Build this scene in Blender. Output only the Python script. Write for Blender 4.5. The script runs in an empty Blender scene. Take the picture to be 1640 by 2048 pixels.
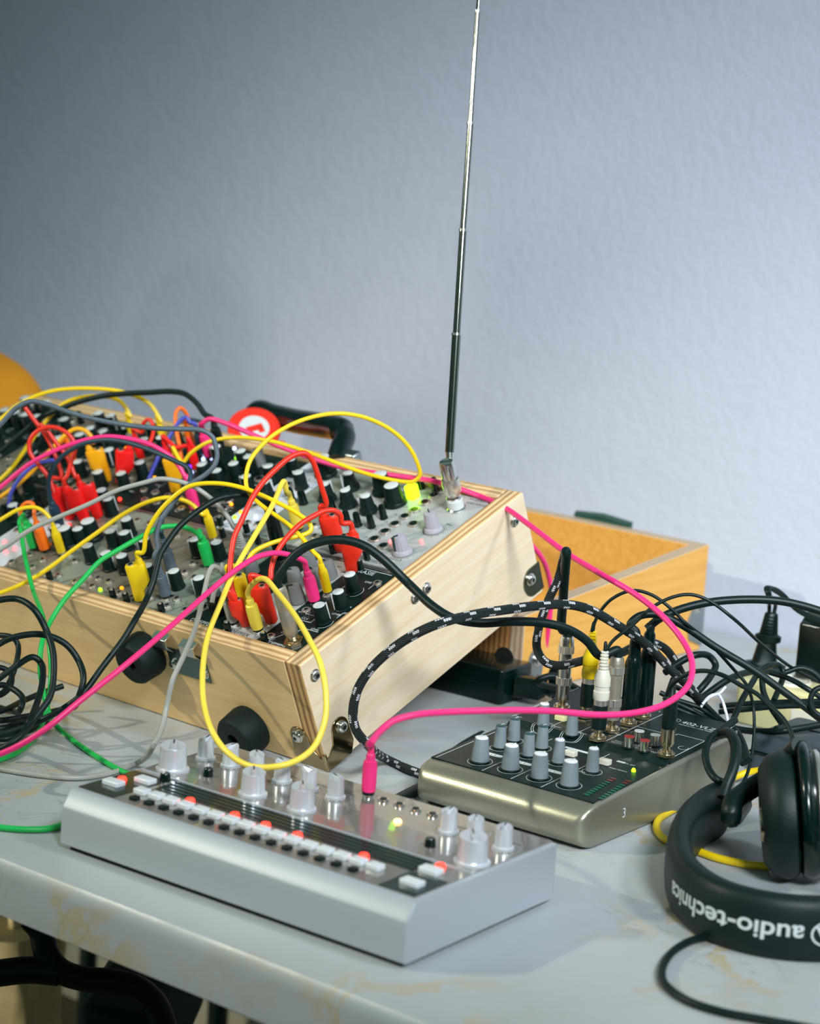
import bpy, math, random
from mathutils import Vector, Matrix
random.seed(7)
SC = bpy.context.scene
COL = SC.collection
V = Vector
# ------------------------------------------------------------------ camera frame
F, PITCH, ROLL, CH = 4200.0, .17583, -.06677, .51091
cp, sp, cr, sr = math.cos(PITCH), math.sin(PITCH), math.cos(ROLL), math.sin(ROLL)
CAM = V((0, 0, CH)); CD = V((0, cp, -sp)); U0 = V((0, sp, cp)); R0 = V((1, 0, 0))
CR = R0*cr - U0*sr; CU = R0*sr + U0*cr
def ray(x, y): return CD + CR*((x-820)/F) + CU*((1024-y)/F)
def at(x, y, d): return CAM + ray(x, y)*d
def hit(x, y, P, n):
    r = ray(x, y); return CAM + r*((P-CAM).dot(n)/r.dot(n))
def tab(x, y, z=0): return hit(x, y, V((0, 0, z)), V((0, 0, 1)))
def depth(P): return (P-CAM).dot(CD)
def frame(X, Y, Z, O):
    M = Matrix.Identity(4)
    for i in range(3): M[i][0], M[i][1], M[i][2], M[i][3] = X[i], Y[i], Z[i], O[i]
    return M
def axis_frame(P, z, xh=None):
    z = z.normalized(); h = xh or (V((1, 0, 0)) if abs(z.x) < .9 else V((0, 1, 0)))
    x = (h - z*h.dot(z)).normalized(); return frame(x, z.cross(x), z, P)
# ------------------------------------------------------------------ materials
def lin(c):
    return tuple(((v/255)/12.92 if v/255 <= .04045 else ((v/255+.055)/1.055)**2.4) for v in c) + (1,)
class NT:
    def __init__(s, m): s.t = m.node_tree; s.n = s.t.nodes; s.l = s.t.links
    def a(s, ty, **k):
        n = s.n.new('ShaderNode'+ty)
        for kk, vv in k.items(): setattr(n, kk, vv)
        return n
    def c(s, a, b): s.l.new(a, b)
    def math(s, op, a, b=None, c=None):
        n = s.a('Math', operation=op)
        for i, v in enumerate((a, b, c)):
            if v is None: continue
            if isinstance(v, (int, float)): n.inputs[i].default_value = v
            else: s.c(v, n.inputs[i])
        return n.outputs[0]
    def mix(s, f, a, b):
        n = s.a('MixRGB')
        for i, v in enumerate((f, a, b)):
            if isinstance(v, (int, float)): n.inputs[i].default_value = v
            elif isinstance(v, tuple): n.inputs[i].default_value = v
            else: s.c(v, n.inputs[i])
        return n.outputs[0]
    def noise(s, vec, scale, detail=3, rough=.5):
        n = s.a('TexNoise'); n.inputs['Scale'].default_value = scale; n.inputs['Detail'].default_value = detail
        n.inputs['Roughness'].default_value = rough
        s.c(vec, n.inputs['Vector']); return n.outputs['Fac']
    def map(s, vec, sc=(1, 1, 1), rot=(0, 0, 0), loc=(0, 0, 0)):
        n = s.a('Mapping'); n.inputs['Scale'].default_value = sc; n.inputs['Rotation'].default_value = rot
        n.inputs['Location'].default_value = loc; s.c(vec, n.inputs['Vector']); return n.outputs[0]
    def ramp(s, f, *st):
        n = s.a('ValToRGB'); s.c(f, n.inputs[0]); r = n.color_ramp
        while len(r.elements) < len(st): r.elements.new(.5)
        for e, (p, c) in zip(r.elements, st):
            e.position = p; e.color = c if isinstance(c, tuple) else (c, c, c, 1)
        return n.outputs[0]
def mat(name, col, rough=.45, metal=0, coat=0, emit=0, spec=.5, bump=0, bscale=300, var=0, vscale=40):
    m = bpy.data.materials.new(name); m.use_nodes = True; t = NT(m); b = t.n['Principled BSDF']
    c = lin(col); b.inputs['Base Color'].default_value = c
    b.inputs['Roughness'].default_value = rough; b.inputs['Metallic'].default_value = metal
    b.inputs['Coat Weight'].default_value = coat; b.inputs['Specular IOR Level'].default_value = spec
    if emit:
        b.inputs['Emission Color'].default_value = c; b.inputs['Emission Strength'].default_value = emit
    tc = t.a('TexCoord').outputs['Object']
    if var:
        f = t.noise(tc, vscale, 4)
        t.c(t.mix(t.ramp(f, (.35, 0.0), (.75, 1.0)), c, tuple(x*(1-var) for x in c[:3])+(1,)), b.inputs['Base Color'])
    if bump:
        n = t.a('Bump'); n.inputs['Strength'].default_value = bump; n.inputs['Distance'].default_value = .0005
        t.c(t.noise(tc, bscale, 4), n.inputs['Height']); t.c(n.outputs[0], b.inputs['Normal'])
    return m
M = {}
M['black'] = mat('black_plastic', (1, 25, 22), .42, spec=.35, bump=.1, bscale=900)
M['blackg'] = mat('glossy_black_plastic', (1, 22, 20), .18, spec=.45)
M['rubber'] = mat('black_rubber', (2, 25, 22), .6, spec=.3, bump=.5, bscale=900, var=.3)
M['blackpanel'] = mat('black_panel', (4, 29, 26), .45, spec=.35, bump=.15, bscale=1500)
M['cordblack'] = mat('black_cable_jacket', (1, 24, 22), .45, spec=.35)
M['white'] = mat('white_plastic', (198, 203, 200), .45)
M['ink'] = mat('white_print', (205, 212, 210), .6)
M['inkd'] = mat('dark_print', (30, 50, 48), .6)
M['chrome'] = mat('chrome', (222, 220, 214), .2, 1)
M['nickel'] = mat('nickel', (222, 216, 204), .3, .9)
M['aerial'] = mat('aerial_chrome', (128, 134, 124), .13, 1)
M['latchsteel'] = mat('dull_zinc', (104, 122, 120), .35, 1)
M['gold'] = mat('gold_plating', (210, 190, 156), .22, 1)
M['steel'] = mat('zinc_steel', (165, 170, 172), .33, 1, bump=.3, bscale=200)
M['bracket'] = mat('polished_bracket', (170, 150, 115), .12, 1)
M['bracketd'] = mat('dull_bracket', (120, 124, 108), .3, 1)
M['alu'] = mat('aluminium_panel', (186, 188, 184), .45, .3, bump=.15, bscale=1500)
M['aluw'] = mat('warm_aluminium_panel', (132, 124, 108), .45, .3)
M['alug'] = mat('greenish_aluminium_panel', (142, 150, 136), .45, .3)
M['whitep'] = mat('white_module_panel', (205, 208, 215), .4)
M['rail'] = mat('aluminium_rail', (165, 165, 160), .3, .9)
M['greyknob'] = mat('grey_knob', (112, 116, 114), .5)
M['lavknob'] = mat('pale_grey_knob', (160, 158, 166), .5)
M['mixknob'] = mat('mixer_grey_knob', (118, 130, 134), .5)
M['mixcap'] = mat('mixer_knob_cap', (225, 225, 228), .45)
M['mixdark'] = mat('mixer_knob_dark_cap', (45, 75, 78), .45)
M['tdbody'] = mat('silver_painted_plastic', (176, 182, 188), .48, .25)
M['tdpanel'] = mat('glossy_grey_panel', (128, 124, 116), .14, .15, coat=.6)
M['tddark'] = mat('dark_glossy_strip', (14, 36, 34), .15)
M['tdknob'] = mat('silver_knob', (226, 230, 234), .28, .5)
M['tdbtn'] = mat('silver_button', (222, 228, 232), .3, .1)
M['mkbody'] = mat('champagne_metal', (152, 150, 132), .32, .65, bump=.2, bscale=1200)
M['cordgrey'] = mat('grey_cable', (160, 160, 150), .4)
M['slate'] = mat('slate_grey_plug', (88, 102, 112), .5, var=.3, vscale=200)
M['navy'] = mat('navy_cable', (26, 58, 74), .45)
M['pink'] = mat('pink_plastic', (240, 48, 122), .38)
M['yellow'] = mat('yellow_plastic', (236, 200, 14), .38)
M['amber'] = mat('amber_plastic', (240, 170, 12), .38)
M['pale'] = mat('pale_yellow_plastic', (240, 214, 74), .38)
M['red'] = mat('red_plastic', (222, 44, 22), .38)
M['bred'] = mat('bright_red_plastic', (240, 24, 22), .4)
M['phonored'] = mat('red_phono_cap', (168, 52, 46), .45)
M['orange'] = mat('orange_plastic', (245, 112, 16), .38)
M['blue'] = mat('blue_plastic', (66, 76, 172), .38)
M['purple'] = mat('purple_plastic', (120, 50, 190), .38)
M['green'] = mat('green_plastic', (22, 178, 78), .38)
M['cream'] = mat('cream_plastic', (214, 205, 150), .4)
M['creamw'] = mat('off_white_plastic', (214, 210, 192), .4)
M['silverplug'] = mat('worn_silver_plug', (176, 168, 150), .4, .75, bump=.4, bscale=500)
M['greycase'] = mat('dark_grey_plastic', (68, 80, 86), .5, bump=.3, bscale=900)
M['mustard'] = mat('mustard_fabric', (206, 136, 8), .85, bump=.6, bscale=500, var=.3, vscale=8)
M['beige'] = mat('beige_fabric', (238, 218, 168), .9, bump=.4, bscale=400, var=.35, vscale=9)
M['chair'] = mat('dark_green_metal', (2, 38, 30), .45, spec=.3)
M['seat'] = mat('dark_seat_fabric', (14, 52, 44), .9, bump=.4)
M['tagred'] = mat('red_card', (218, 44, 26), .4)
M['pad'] = mat('black_padding', (2, 26, 24), .5, spec=.35, bump=.35, bscale=300)
M['green_latch'] = mat('dark_latch', (22, 70, 62), .5)
M['tie'] = mat('white_wire_tie', (225, 225, 235), .4)
def led(name, c, s): M[name] = mat(name, c, .4, emit=s)
led('led_red', (255, 50, 35), 3.5); led('led_green', (150, 255, 10), 2.2); led('led_orange', (255, 160, 15), 1.6)
led('led_white', (190, 205, 255), 3); led('led_bgreen', (170, 255, 20), 3.2); led('led_warm', (255, 190, 110), 5)
led('led_purple', (110, 40, 255), 3); led('led_pinkred', (255, 90, 90), 4); M['led_off'] = mat('unlit_meter_led', (18, 96, 74), .3)
M['led_offred'] = mat('unlit_red_led', (110, 50, 40), .3)

def wood(name, base, dark, edge=None, stain=0, gs=(60, 2.5, 45), kk=.35):
    m = bpy.data.materials.new(name); m.use_nodes = True; t = NT(m); b = t.n['Principled BSDF']
    tc = t.a('TexCoord').outputs['Object']
    if edge is None:
        g = t.noise(t.map(tc, gs), 3.0, 6, .6)
        c = t.mix(t.ramp(g, (.35, 0.0), (.7, 1.0)), lin(base), lin(dark))
        k = t.noise(t.map(tc, (9, 6, 14)), 2.2, 3)
        c = t.mix(t.ramp(k, (.62, 0.0), (.78, kk)), c, lin(tuple(int(v*.86) for v in dark)))
        k2 = t.noise(t.map(tc, (25, 60, 25), loc=(3, 1, 2)), 3, 2)
        c = t.mix(t.ramp(k2, (.74, 0.0), (.78, .6)), c, lin((90, 60, 30)))
    else:
        sep = t.a('SeparateXYZ'); t.c(tc, sep.inputs[0])
        o = sep.outputs['XYZ'.index(edge)]
        w = t.noise(t.map(tc, (30, 30, 30)), 1.5, 3)
        v = t.math('ADD', t.math('MULTIPLY', o, 1/.0031), t.math('MULTIPLY', w, .7))
        fr = t.math('PINGPONG', v, 1)
        sc = {'X': (900, 14, 14), 'Y': (14, 900, 14), 'Z': (14, 14, 900)}[edge]
        n2 = t.noise(t.map(tc, sc), 1.0, 4, .7)
        f = t.math('MULTIPLY_ADD', fr, .62, t.math('MULTIPLY', n2, .6))
        c = t.mix(t.ramp(f, (.42, 0.0), (.95, 1.0)), lin(base), lin(dark))
        n3 = t.noise(t.map(tc, tuple(min(x, 120) for x in sc), loc=(1, 4, 2)), 1.4, 3, .6)
        c = t.mix(t.ramp(n3, (.66, 0.0), (.8, .55+stain*.3)), c, lin((92, 58, 28)))
    t.c(c, b.inputs['Base Color']); b.inputs['Roughness'].default_value = .5
    return m
M['wood'] = wood('birch_veneer', (228, 210, 182), (218, 192, 154))
M['woodf'] = wood('birch_veneer_front', (228, 194, 138), (216, 178, 122), gs=(3, 60, 60), kk=.12)
M['woodl'] = wood('honey_veneer', (228, 172, 84), (212, 150, 62))
M['edgex'] = wood('plywood_edge_side', (228, 196, 146), (158, 112, 66), 'X')
M['edgestain'] = wood('stained_plywood_end', (206, 164, 104), (112, 76, 38), 'X', 1)
M['edgey'] = wood('plywood_edge_front', (228, 196, 146), (166, 120, 74), 'Y')
M['edgelid'] = wood('plywood_edge_lid', (196, 174, 146), (160, 126, 90), 'X')
M['edgedark'] = wood('stained_plywood_edge', (190, 140, 84), (96, 60, 28), 'X', 1)

def braided():
    m = bpy.data.materials.new('braided_sleeve'); m.use_nodes = True; t = NT(m); b = t.n['Principled BSDF']
    uv = t.a('UVMap').outputs[0]; s = t.a('SeparateXYZ'); t.c(uv, s.inputs[0])
    u, v = s.outputs[0], s.outputs[1]
    fu = t.math('FRACT', t.math('MULTIPLY', u, 3)); fv = t.math('FRACT', t.math('MULTIPLY', v, 1/.024))
    def band(x, a, c_): return t.math('MULTIPLY', t.math('GREATER_THAN', x, a), t.math('LESS_THAN', x, c_))
    st = t.math('GREATER_THAN', t.math('FRACT', t.math('MULTIPLY', v, 1/.0018)), .22)
    m1 = t.math('MULTIPLY', band(fu, .12, .42), band(fv, .30, .56)); m2 = t.math('MULTIPLY', band(fu, .52, .80), band(fv, .50, .76))
    k = t.math('MULTIPLY', t.math('MAXIMUM', m1, m2), st)
    t.c(t.mix(k, lin((2, 24, 22)), lin((225, 222, 226))), b.inputs['Base Color'])
    w1 = t.math('SINE', t.math('ADD', t.math('MULTIPLY', u, 75.4), t.math('MULTIPLY', v, 2600)))
    w2 = t.math('SINE', t.math('SUBTRACT', t.math('MULTIPLY', u, 75.4), t.math('MULTIPLY', v, 2600)))
    bp = t.a('Bump'); bp.inputs['Strength'].default_value = .8; bp.inputs['Distance'].default_value = .0004
    t.c(t.math('ADD', w1, w2), bp.inputs['Height']); t.c(bp.outputs[0], b.inputs['Normal'])
    b.inputs['Roughness'].default_value = .55
    return m
M['braid'] = braided()

def wallmat():
    m = bpy.data.materials.new('painted_plaster'); m.use_nodes = True; t = NT(m); b = t.n['Principled BSDF']
    tc = t.a('TexCoord').outputs['Object']
    f = t.noise(tc, 2.2, 3)
    t.c(t.mix(t.ramp(f, (.3, 0.0), (.75, 1.0)), lin((203, 209, 224)), lin((196, 203, 217))), b.inputs['Base Color'])
    b.inputs['Roughness'].default_value = .62
    bp = t.a('Bump'); bp.inputs['Strength'].default_value = .42; bp.inputs['Distance'].default_value = .0022
    h = t.math('ADD', t.noise(tc, 70, 4, .6), t.math('MULTIPLY', t.noise(tc, 14, 3), 1.2))
    t.c(h, bp.inputs['Height']); t.c(bp.outputs[0], b.inputs['Normal'])
    return m
def tablemat():
    m = bpy.data.materials.new('worn_white_table_paint'); m.use_nodes = True; t = NT(m); b = t.n['Principled BSDF']
    tc = t.a('TexCoord').outputs['Object']
    base = t.mix(t.ramp(t.noise(tc, 5, 4), (.3, 0.0), (.75, 1.0)), lin((176, 181, 182)), lin((157, 164, 163)))
    d = t.a('TexNoise'); d.inputs['Scale'].default_value = 6; d.inputs['Detail'].default_value = 4; t.c(tc, d.inputs['Vector'])
    vm = t.a('VectorMath', operation='MULTIPLY_ADD'); t.c(d.outputs['Color'], vm.inputs[0]); vm.inputs[1].default_value = (.16, .16, .16); t.c(tc, vm.inputs[2])
    w = t.noise(vm.outputs[0], 9, 5, .65)
    ringy = t.ramp(w, (.475, 0.0), (.51, .9), (.55, 0.0))
    mask = t.ramp(t.noise(tc, 6, 2), (.44, 0.0), (.60, 1.0))
    k = t.math('MULTIPLY', ringy, mask)
    c = t.mix(k, base, lin((176, 158, 122)))
    sp_ = t.ramp(t.noise(t.map(tc, (1, 1, 1), loc=(5, 2, 1)), 42, 4, .7), (.70, 0.0), (.76, .7))
    c = t.mix(sp_, c, lin((140, 112, 70)))
    cr_ = t.ramp(t.noise(t.map(vm.outputs[0], (3, 14, 3), rot=(0, 0, .5)), 3, 3), (.495, 0.0), (.503, .55), (.511, 0.0))
    c = t.mix(t.math('MULTIPLY', cr_, t.ramp(t.noise(tc, 3.1, 2), (.5, 0.0), (.6, 1.0))), c, lin((96, 104, 92)))
    t.c(c, b.inputs['Base Color'])
    t.c(t.ramp(t.noise(tc, 18, 3), (.3, .28), (.8, .5)), b.inputs['Roughness'])
    bp = t.a('Bump'); bp.inputs['Strength'].default_value = .25; bp.inputs['Distance'].default_value = .001
    t.c(t.noise(tc, 60, 4), bp.inputs['Height']); t.c(bp.outputs[0], b.inputs['Normal'])
    return m
def floormat():
    m = bpy.data.materials.new('wood_floor'); m.use_nodes = True; t = NT(m); b = t.n['Principled BSDF']
    tc = t.a('TexCoord').outputs['Object']
    t.c(t.mix(t.noise(t.map(tc, (1, 12, 1)), 3, 5), lin((120, 96, 66)), lin((74, 62, 46))), b.inputs['Base Color'])
    b.inputs['Roughness'].default_value = .5
    return m
def addf(name, f):
    M[name] = f()
addf('wall', wallmat); addf('table', tablemat); addf('floor', floormat)

# ------------------------------------------------------------------ mesh builder
class MB:
    def __init__(s): s.v = []; s.f = []; s.mi = []; s.uv = {}; s.mats = []; s.sm = []
    def mt(s, name):
        if name not in s.mats: s.mats.append(name)
        return s.mats.index(name)
    def add(s, vs, fs, m, T=None, smooth=False, uvs=None):
        o = len(s.v); T = T or Matrix.Identity(4); k = s.mt(m)
        s.v += [T @ V(p) for p in vs]
        for i, f in enumerate(fs):
            if uvs: s.uv[len(s.f)] = uvs[i]
            s.f.append([o+j for j in f]); s.mi.append(k); s.sm.append(smooth)
        return s
    def box(s, x0, x1, y0, y1, z0, z1, m, T=None, fm=None):
        vs = [(x, y, z) for z in (z0, z1) for y in (y0, y1) for x in (x0, x1)]
        fs = [(0, 2, 3, 1), (4, 5, 7, 6), (0, 1, 5, 4), (2, 6, 7, 3), (0, 4, 6, 2), (1, 3, 7, 5)]  # -z +z -y +y -x +x
        o = len(s.v); s.v += [(T or Matrix.Identity(4)) @ V(p) for p in vs]
        for i, f in enumerate(fs):
            s.f.append([o+j for j in f]); s.mi.append(s.mt(fm[i] if fm else m)); s.sm.append(False)
        return s
    def rbox(s, x0, x1, y0, y1, z0, z1, r, m, T=None, rt=None, n=4):
        """box with rounded vertical edges and a rounded top"""
        rt = r*.5 if rt is None else rt
        secs = []
        for k in range(4):
            a = k/3*math.pi/2; secs.append((z1-rt+rt*math.sin(a), rt*(1-math.cos(a))))
        secs = [(z0+rt*.4, 0) if rt else (z0, 0)] + secs
        secs = [(z0, rt*.4)] + secs
        rings = []
        for z, ins in secs:
            ring = []; rr = max(r-ins, .0001)
            for cx, cy, a0 in ((x1-r, y1-r, 0), (x0+r, y1-r, 1), (x0+r, y0+r, 2), (x1-r, y0+r, 3)):
                for j in range(n+1):
                    a = (a0+j/n)*math.pi/2; ring.append((cx+rr*math.cos(a), cy+rr*math.sin(a), z))
            rings.append(ring)
        return s.rings(rings, m, T)
    def rings(s, rings, m, T=None, cap=True, smooth=True, ms=None):
        n = len(rings[0]); vs = [p for r in rings for p in r]
        T = T or Matrix.Identity(4); o = len(s.v); s.v += [T @ V(p) for p in vs]
        for i in range(len(rings)-1):
            k = s.mt(ms[i] if ms else m)
            for j in range(n):
                s.f.append([o+i*n+j, o+i*n+(j+1) % n, o+(i+1)*n+(j+1) % n, o+(i+1)*n+j]); s.mi.append(k); s.sm.append(smooth)
        if cap:
            s.f.append([o+j for j in reversed(range(n))]); s.mi.append(s.mt(ms[0] if ms else m)); s.sm.append(False)
            s.f.append([o+(len(rings)-1)*n+j for j in range(n)]); s.mi.append(s.mt(ms[-1] if ms else m)); s.sm.append(False)
        return s
    def lathe(s, prof, m, T=None, n=20, ms=None, flute=0, smooth=True, fz=None):
        rings = []
        for r, z in prof:
            ring = []
            for j in range(n):
                a = 2*math.pi*j/n; rr = r
                if flute and j % 2 and (fz is None or fz[0] < z < fz[1]): rr = r*(1-flute)
                ring.append((rr*math.cos(a), rr*math.sin(a), z))
            rings.append(ring)
        return s.rings(rings, m, T, ms=ms, smooth=smooth)
    def poly(s, pts, z0, z1, m, T=None, smooth=False):
        return s.rings([[(x, y, z0) for x, y in pts], [(x, y, z1) for x, y in pts]], m, T, smooth=smooth)
    def tube(s, pts, r, m, n=10, rr=None):
        P = [V(p) for p in pts]; N = len(P)
        Ts = [(P[min(i+1, N-1)]-P[max(i-1, 0)]).normalized() for i in range(N)]
        h = V((0, 0, 1)) if abs(Ts[0].z) < .9 else V((1, 0, 0))
        x = (h-Ts[0]*h.dot(Ts[0])).normalized(); L = 0; rings = []; Ls = []
        for i in range(N):
            x = (x-Ts[i]*x.dot(Ts[i])).normalized(); y = Ts[i].cross(x); R = rr[i] if rr else r
            rings.append([P[i]+x*(R*math.cos(2*math.pi*j/n))+y*(R*math.sin(2*math.pi*j/n)) for j in range(n)])
            if i: L += (P[i]-P[i-1]).length
            Ls.append(L)
        o = len(s.f); s.rings(rings, m)
        for i in range(N-1):
            for j in range(n):
                a, b_ = j/n, (j+1)/n; s.uv[o+i*n+j] = [(a, Ls[i]), (b_, Ls[i]), (b_, Ls[i+1]), (a, Ls[i+1])]
        return s
    def build(s, name, parent=None, T=None, bevel=0, sub=0):
        me = bpy.data.meshes.new(name); me.from_pydata([tuple(p) for p in s.v], [], s.f)
        for k in s.mats: me.materials.append(M[k])
        me.polygons.foreach_set('material_index', s.mi); me.polygons.foreach_set('use_smooth', s.sm)
        if s.uv:
            ul = me.uv_layers.new(name='UVMap').data
            for fi, c in s.uv.items():
                for k, li in enumerate(me.polygons[fi].loop_indices): ul[li].uv = c[k]
        me.update(); me.set_sharp_from_angle(angle=math.radians(38)); return obj(name, me, parent, T, bevel, sub)
def obj(name, me, parent=None, T=None, bevel=0, sub=0):
    o = bpy.data.objects.new(name, me); COL.objects.link(o)
    if T is not None: o.matrix_basis = T
    if parent: o.parent = parent
    if bevel:
        b = o.modifiers.new('bevel', 'BEVEL'); b.width = bevel; b.segments = 2; b.limit_method = 'ANGLE'; b.harden_normals = False
    if sub:
        b = o.modifiers.new('sub', 'SUBSURF'); b.levels = sub; b.render_levels = sub
    return o
def thing(name, label, cat, T=None, group=None):
    o = bpy.data.objects.new(name, None); COL.objects.link(o); o.empty_display_size = .02
    if T is not None: o.matrix_basis = T
    o['label'] = label; o['category'] = cat
    if group: o['group'] = group
    return o
def tag(o, label, cat, group=None):
    o['label'] = label; o['category'] = cat
    if group: o['group'] = group
    return o
def struct(o): o['kind'] = 'structure'; return o
_tc = {}
def text(mb, s, size, T, m, align='LEFT'):
    key = (s, align)
    if key not in _tc:
        cu = bpy.data.curves.new('t', 'FONT'); cu.body = s; cu.size = 1; cu.align_x = align; cu.resolution_u = 2
        to = bpy.data.objects.new('t', cu); COL.objects.link(to); bpy.context.view_layer.update()
        me = to.to_mesh(); _tc[key] = ([tuple(v.co) for v in me.vertices], [tuple(p.vertices) for p in me.polygons])
        to.to_mesh_clear(); bpy.data.objects.remove(to); bpy.data.curves.remove(cu)
    vs, fs = _tc[key]
    mb.add([(x*size, y*size, 0) for x, y, z in vs], fs, m, T)
def spline(P, sub=8):
    P = [V(p) for p in P]
    if len(P) < 3: return P
    out = []; Q = [P[0]*2-P[1]] + P + [P[-1]*2-P[-2]]
    for i in range(1, len(Q)-2):
        p0, p1, p2, p3 = Q[i-1:i+3]
        # centripetal
        t1 = max((p1-p0).length, 1e-6)**.5; t2 = t1+max((p2-p1).length, 1e-6)**.5; t3 = t2+max((p3-p2).length, 1e-6)**.5
        for k in range(sub):
            t = t1+(t2-t1)*k/sub
            A1 = p0*((t1-t)/t1)+p1*(t/t1); A2 = p1*((t2-t)/(t2-t1))+p2*((t-t1)/(t2-t1)); A3 = p2*((t3-t)/(t3-t2))+p3*((t-t2)/(t3-t2))
            B1 = A1*((t2-t)/t2)+A2*(t/t2); B2 = A2*((t3-t)/(t3-t1))+A3*((t-t1)/(t3-t1))
            out.append(B1*((t2-t)/(t2-t1))+B2*((t-t1)/(t2-t1)))
    out.append(P[-1]); return out
def smoothpath(P, it=2):
    for _ in range(it):
        P = [P[0]] + [P[i]*.5+(P[i-1]+P[i+1])*.25 for i in range(1, len(P)-1)] + [P[-1]]
    return P

# ------------------------------------------------------------------ directions
def basis(a): return V((math.cos(a), math.sin(a), 0)), V((-math.sin(a), math.cos(a), 0))
Z = V((0, 0, 1))
YA, TILT = -.70845, .40677
e, n_ = basis(YA); s_ = n_*math.cos(TILT)+Z*math.sin(TILT); u_ = -n_*math.sin(TILT)+Z*math.cos(TILT)
O = V((-.05235, 1.64553, .0004)); H = .1025; S = .296; LEN = .68
CASE = frame(e, s_, u_, O); CASEI = CASE.inverted()
PZ = H-.004            # module surface, case-local z
def pan(x, y, z=PZ):   # pixel -> case-local point on the module plane
    return CASEI @ hit(x, y, CASE @ V((0, 0, z)), u_)
def loc2w(p): return CASE @ V(p)

# ------------------------------------------------------------------ room
YT = -.655; te, tn = basis(YT)
T0 = tab(171, 1785); T0.z = 0
wp = V((.30, 2.30, 0))
WF = frame(te, tn, Z, V((wp.x, wp.y, -.74)))
mb = MB().box(-3.2, 2.2, 0, .12, 0, 3.2, 'wall'); struct(mb.build('wall_back', None, WF))
mb = MB().box(-3.2, 2.2, -3.6, .12, -.05, 0, 'floor'); struct(mb.build('floor', None, WF))
mb = MB().box(-3.2, 2.2, -.014, 0, 0, .08, 'creamw'); struct(mb.build('baseboard_back', None, WF, bevel=.003))
# table
TF = frame(te, tn, Z, T0); TDEP = (wp-T0).dot(tn)-.006
tb = thing('trestle_table', 'long white-painted table with worn, stained top under all the equipment', 'table', TF)
mb = MB(); r = .005; th = .040; sec = []
prof = [(0, -th), (-.0, -.012), (.0012, -.005), (.004, -.0012), (.010, 0), (TDEP-.002, 0), (TDEP, -.002), (TDEP, -th)]
mb.rings([[(x, y, z) for y, z in prof] for x in (-.86, 1.05)], 'table', smooth=False); mb.build('tabletop', tb)
for x in (-.78, .95):
    for y in (.06, TDEP-.06):
        MB().tube([(x, y, -th-.0005), (x, y, -.739)], .014, 'chair', 12).build('leg', tb)
mb = MB()
a, b_ = TF.inverted() @ tab(862, 1527), TF.inverted() @ tab(966, 1463)
d = (b_-a).normalized(); q = V((-d.y, d.x, 0))
pts = []
for t, w in ((0, .0025), (.3, .0018), (.6, .003), (.85, .0028), (1, .0015)):
    pts.append((a+(b_-a)*t+q*w, a+(b_-a)*t-q*w))
poly = [(p.x, p.y) for p, _ in pts]+[(p.x, p.y) for _, p in reversed(pts)]
mb.poly(poly, .0002, .0007, 'black'); o = mb.build('scratch_mark', tb); o['label'] = 'dark streak on the tabletop'

# ------------------------------------------------------------------ SYNTH CASE
case = thing('synthesizer_case', 'tilted birch plywood suitcase holding rows of patched synthesizer modules', 'synthesizer', CASE)
w = .018
def board(name, x0, x1, y0, y1, z0, z1, face, ex, ey, axis):
    fm = {'x': [ex, ex, 'edgestain', ex, face, face], 'y': [ey, ey, face, face, ey, ey], 'z': [face, face, ex, ex, ey, ey]}[axis]
    return MB().box(x0, x1, y0, y1, z0, z1, face, fm=fm).build(name, case, bevel=.0012)
board('side_panel', -w, 0, 0, S, 0, H, 'wood', 'edgex', 'edgey', 'x')
board('side_panel', -LEN, -LEN+w, 0, S, 0, H, 'wood', 'edgex', 'edgey', 'x')
board('front_panel', -LEN+w, -w, 0, .016, 0, H, 'woodf', 'edgey', 'edgey', 'y')
board('back_panel', -LEN+w, -w, S-.015, S, 0, H, 'woodf', 'edgey', 'edgey', 'y')
board('bottom_panel', -LEN+w, -w, .016, S-.015, .0, .006, 'woodf', 'edgex', 'edgey', 'z')
for y0, y1 in ((.0163, .019), (.1455, .1512), (.2795, .2808)):
    mb = MB().box(-LEN+w, -w, y0, y1, PZ-.014, PZ-.0012 if y0 > .02 and y0 < .2 else PZ-.003, 'rail')
    if .02 < y0 < .2:
        mb.box(-LEN+w, -w, y0+.0012, y0+.0022, PZ-.0012, PZ-.0004, 'rail'); mb.box(-LEN+w, -w, y1-.0022, y1-.0012, PZ-.0012, PZ-.0004, 'rail')
    mb.build('mounting_rail', case)
MB().box(-.0235, -w, .016, S-.015, PZ-.020, PZ-.016, 'black').build('inner_gap_strip', case)

# modules: a0,a1 (mm from right), row, panel material
F0, F1, B0, B1 = 17.3, 145.3, 151.4, 279.3
mods = [(24, 69, 0, 'blackpanel'), (69.4, 109.6, 0, 'alu'), (110, 157, 0, 'blackpanel'), (157.4, 207, 0, 'alug'), (207.4, 258, 0, 'aluw'), (258.4, 309, 0, 'aluw'),
        (309.4, 360, 0, 'alug'), (360.4, 401, 0, 'aluw'), (401.4, 452, 0, 'whitep'), (452.4, 503, 0, 'blackpanel'), (503.4, 580, 0, 'aluw'), (580.4, 661, 0, 'blackpanel'),
        (24, 75, 1, 'alu'), (75.4, 151.6, 1, 'alu'), (152, 207, 1, 'alug'), (207.4, 248, 1, 'whitep'), (248.4, 299, 1, 'blackpanel'), (299.4, 350, 1, 'blackpanel'),
        (350.4, 401, 1, 'blackpanel'), (401.4, 462, 1, 'aluw'), (462.4, 523, 1, 'blackpanel'), (523.4, 590, 1, 'aluw'), (590.4, 661, 1, 'blackpanel')]
INFO = []
for a0, a1, row, pm in mods:
    y0, y1 = (F0, F1) if row == 0 else (B0, B1)
    INFO.append(dict(a0=a0/1000, a1=a1/1000, y0=y0/1000, y1=y1/1000, pm=pm, items=[], mb=MB(), row=row))
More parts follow.
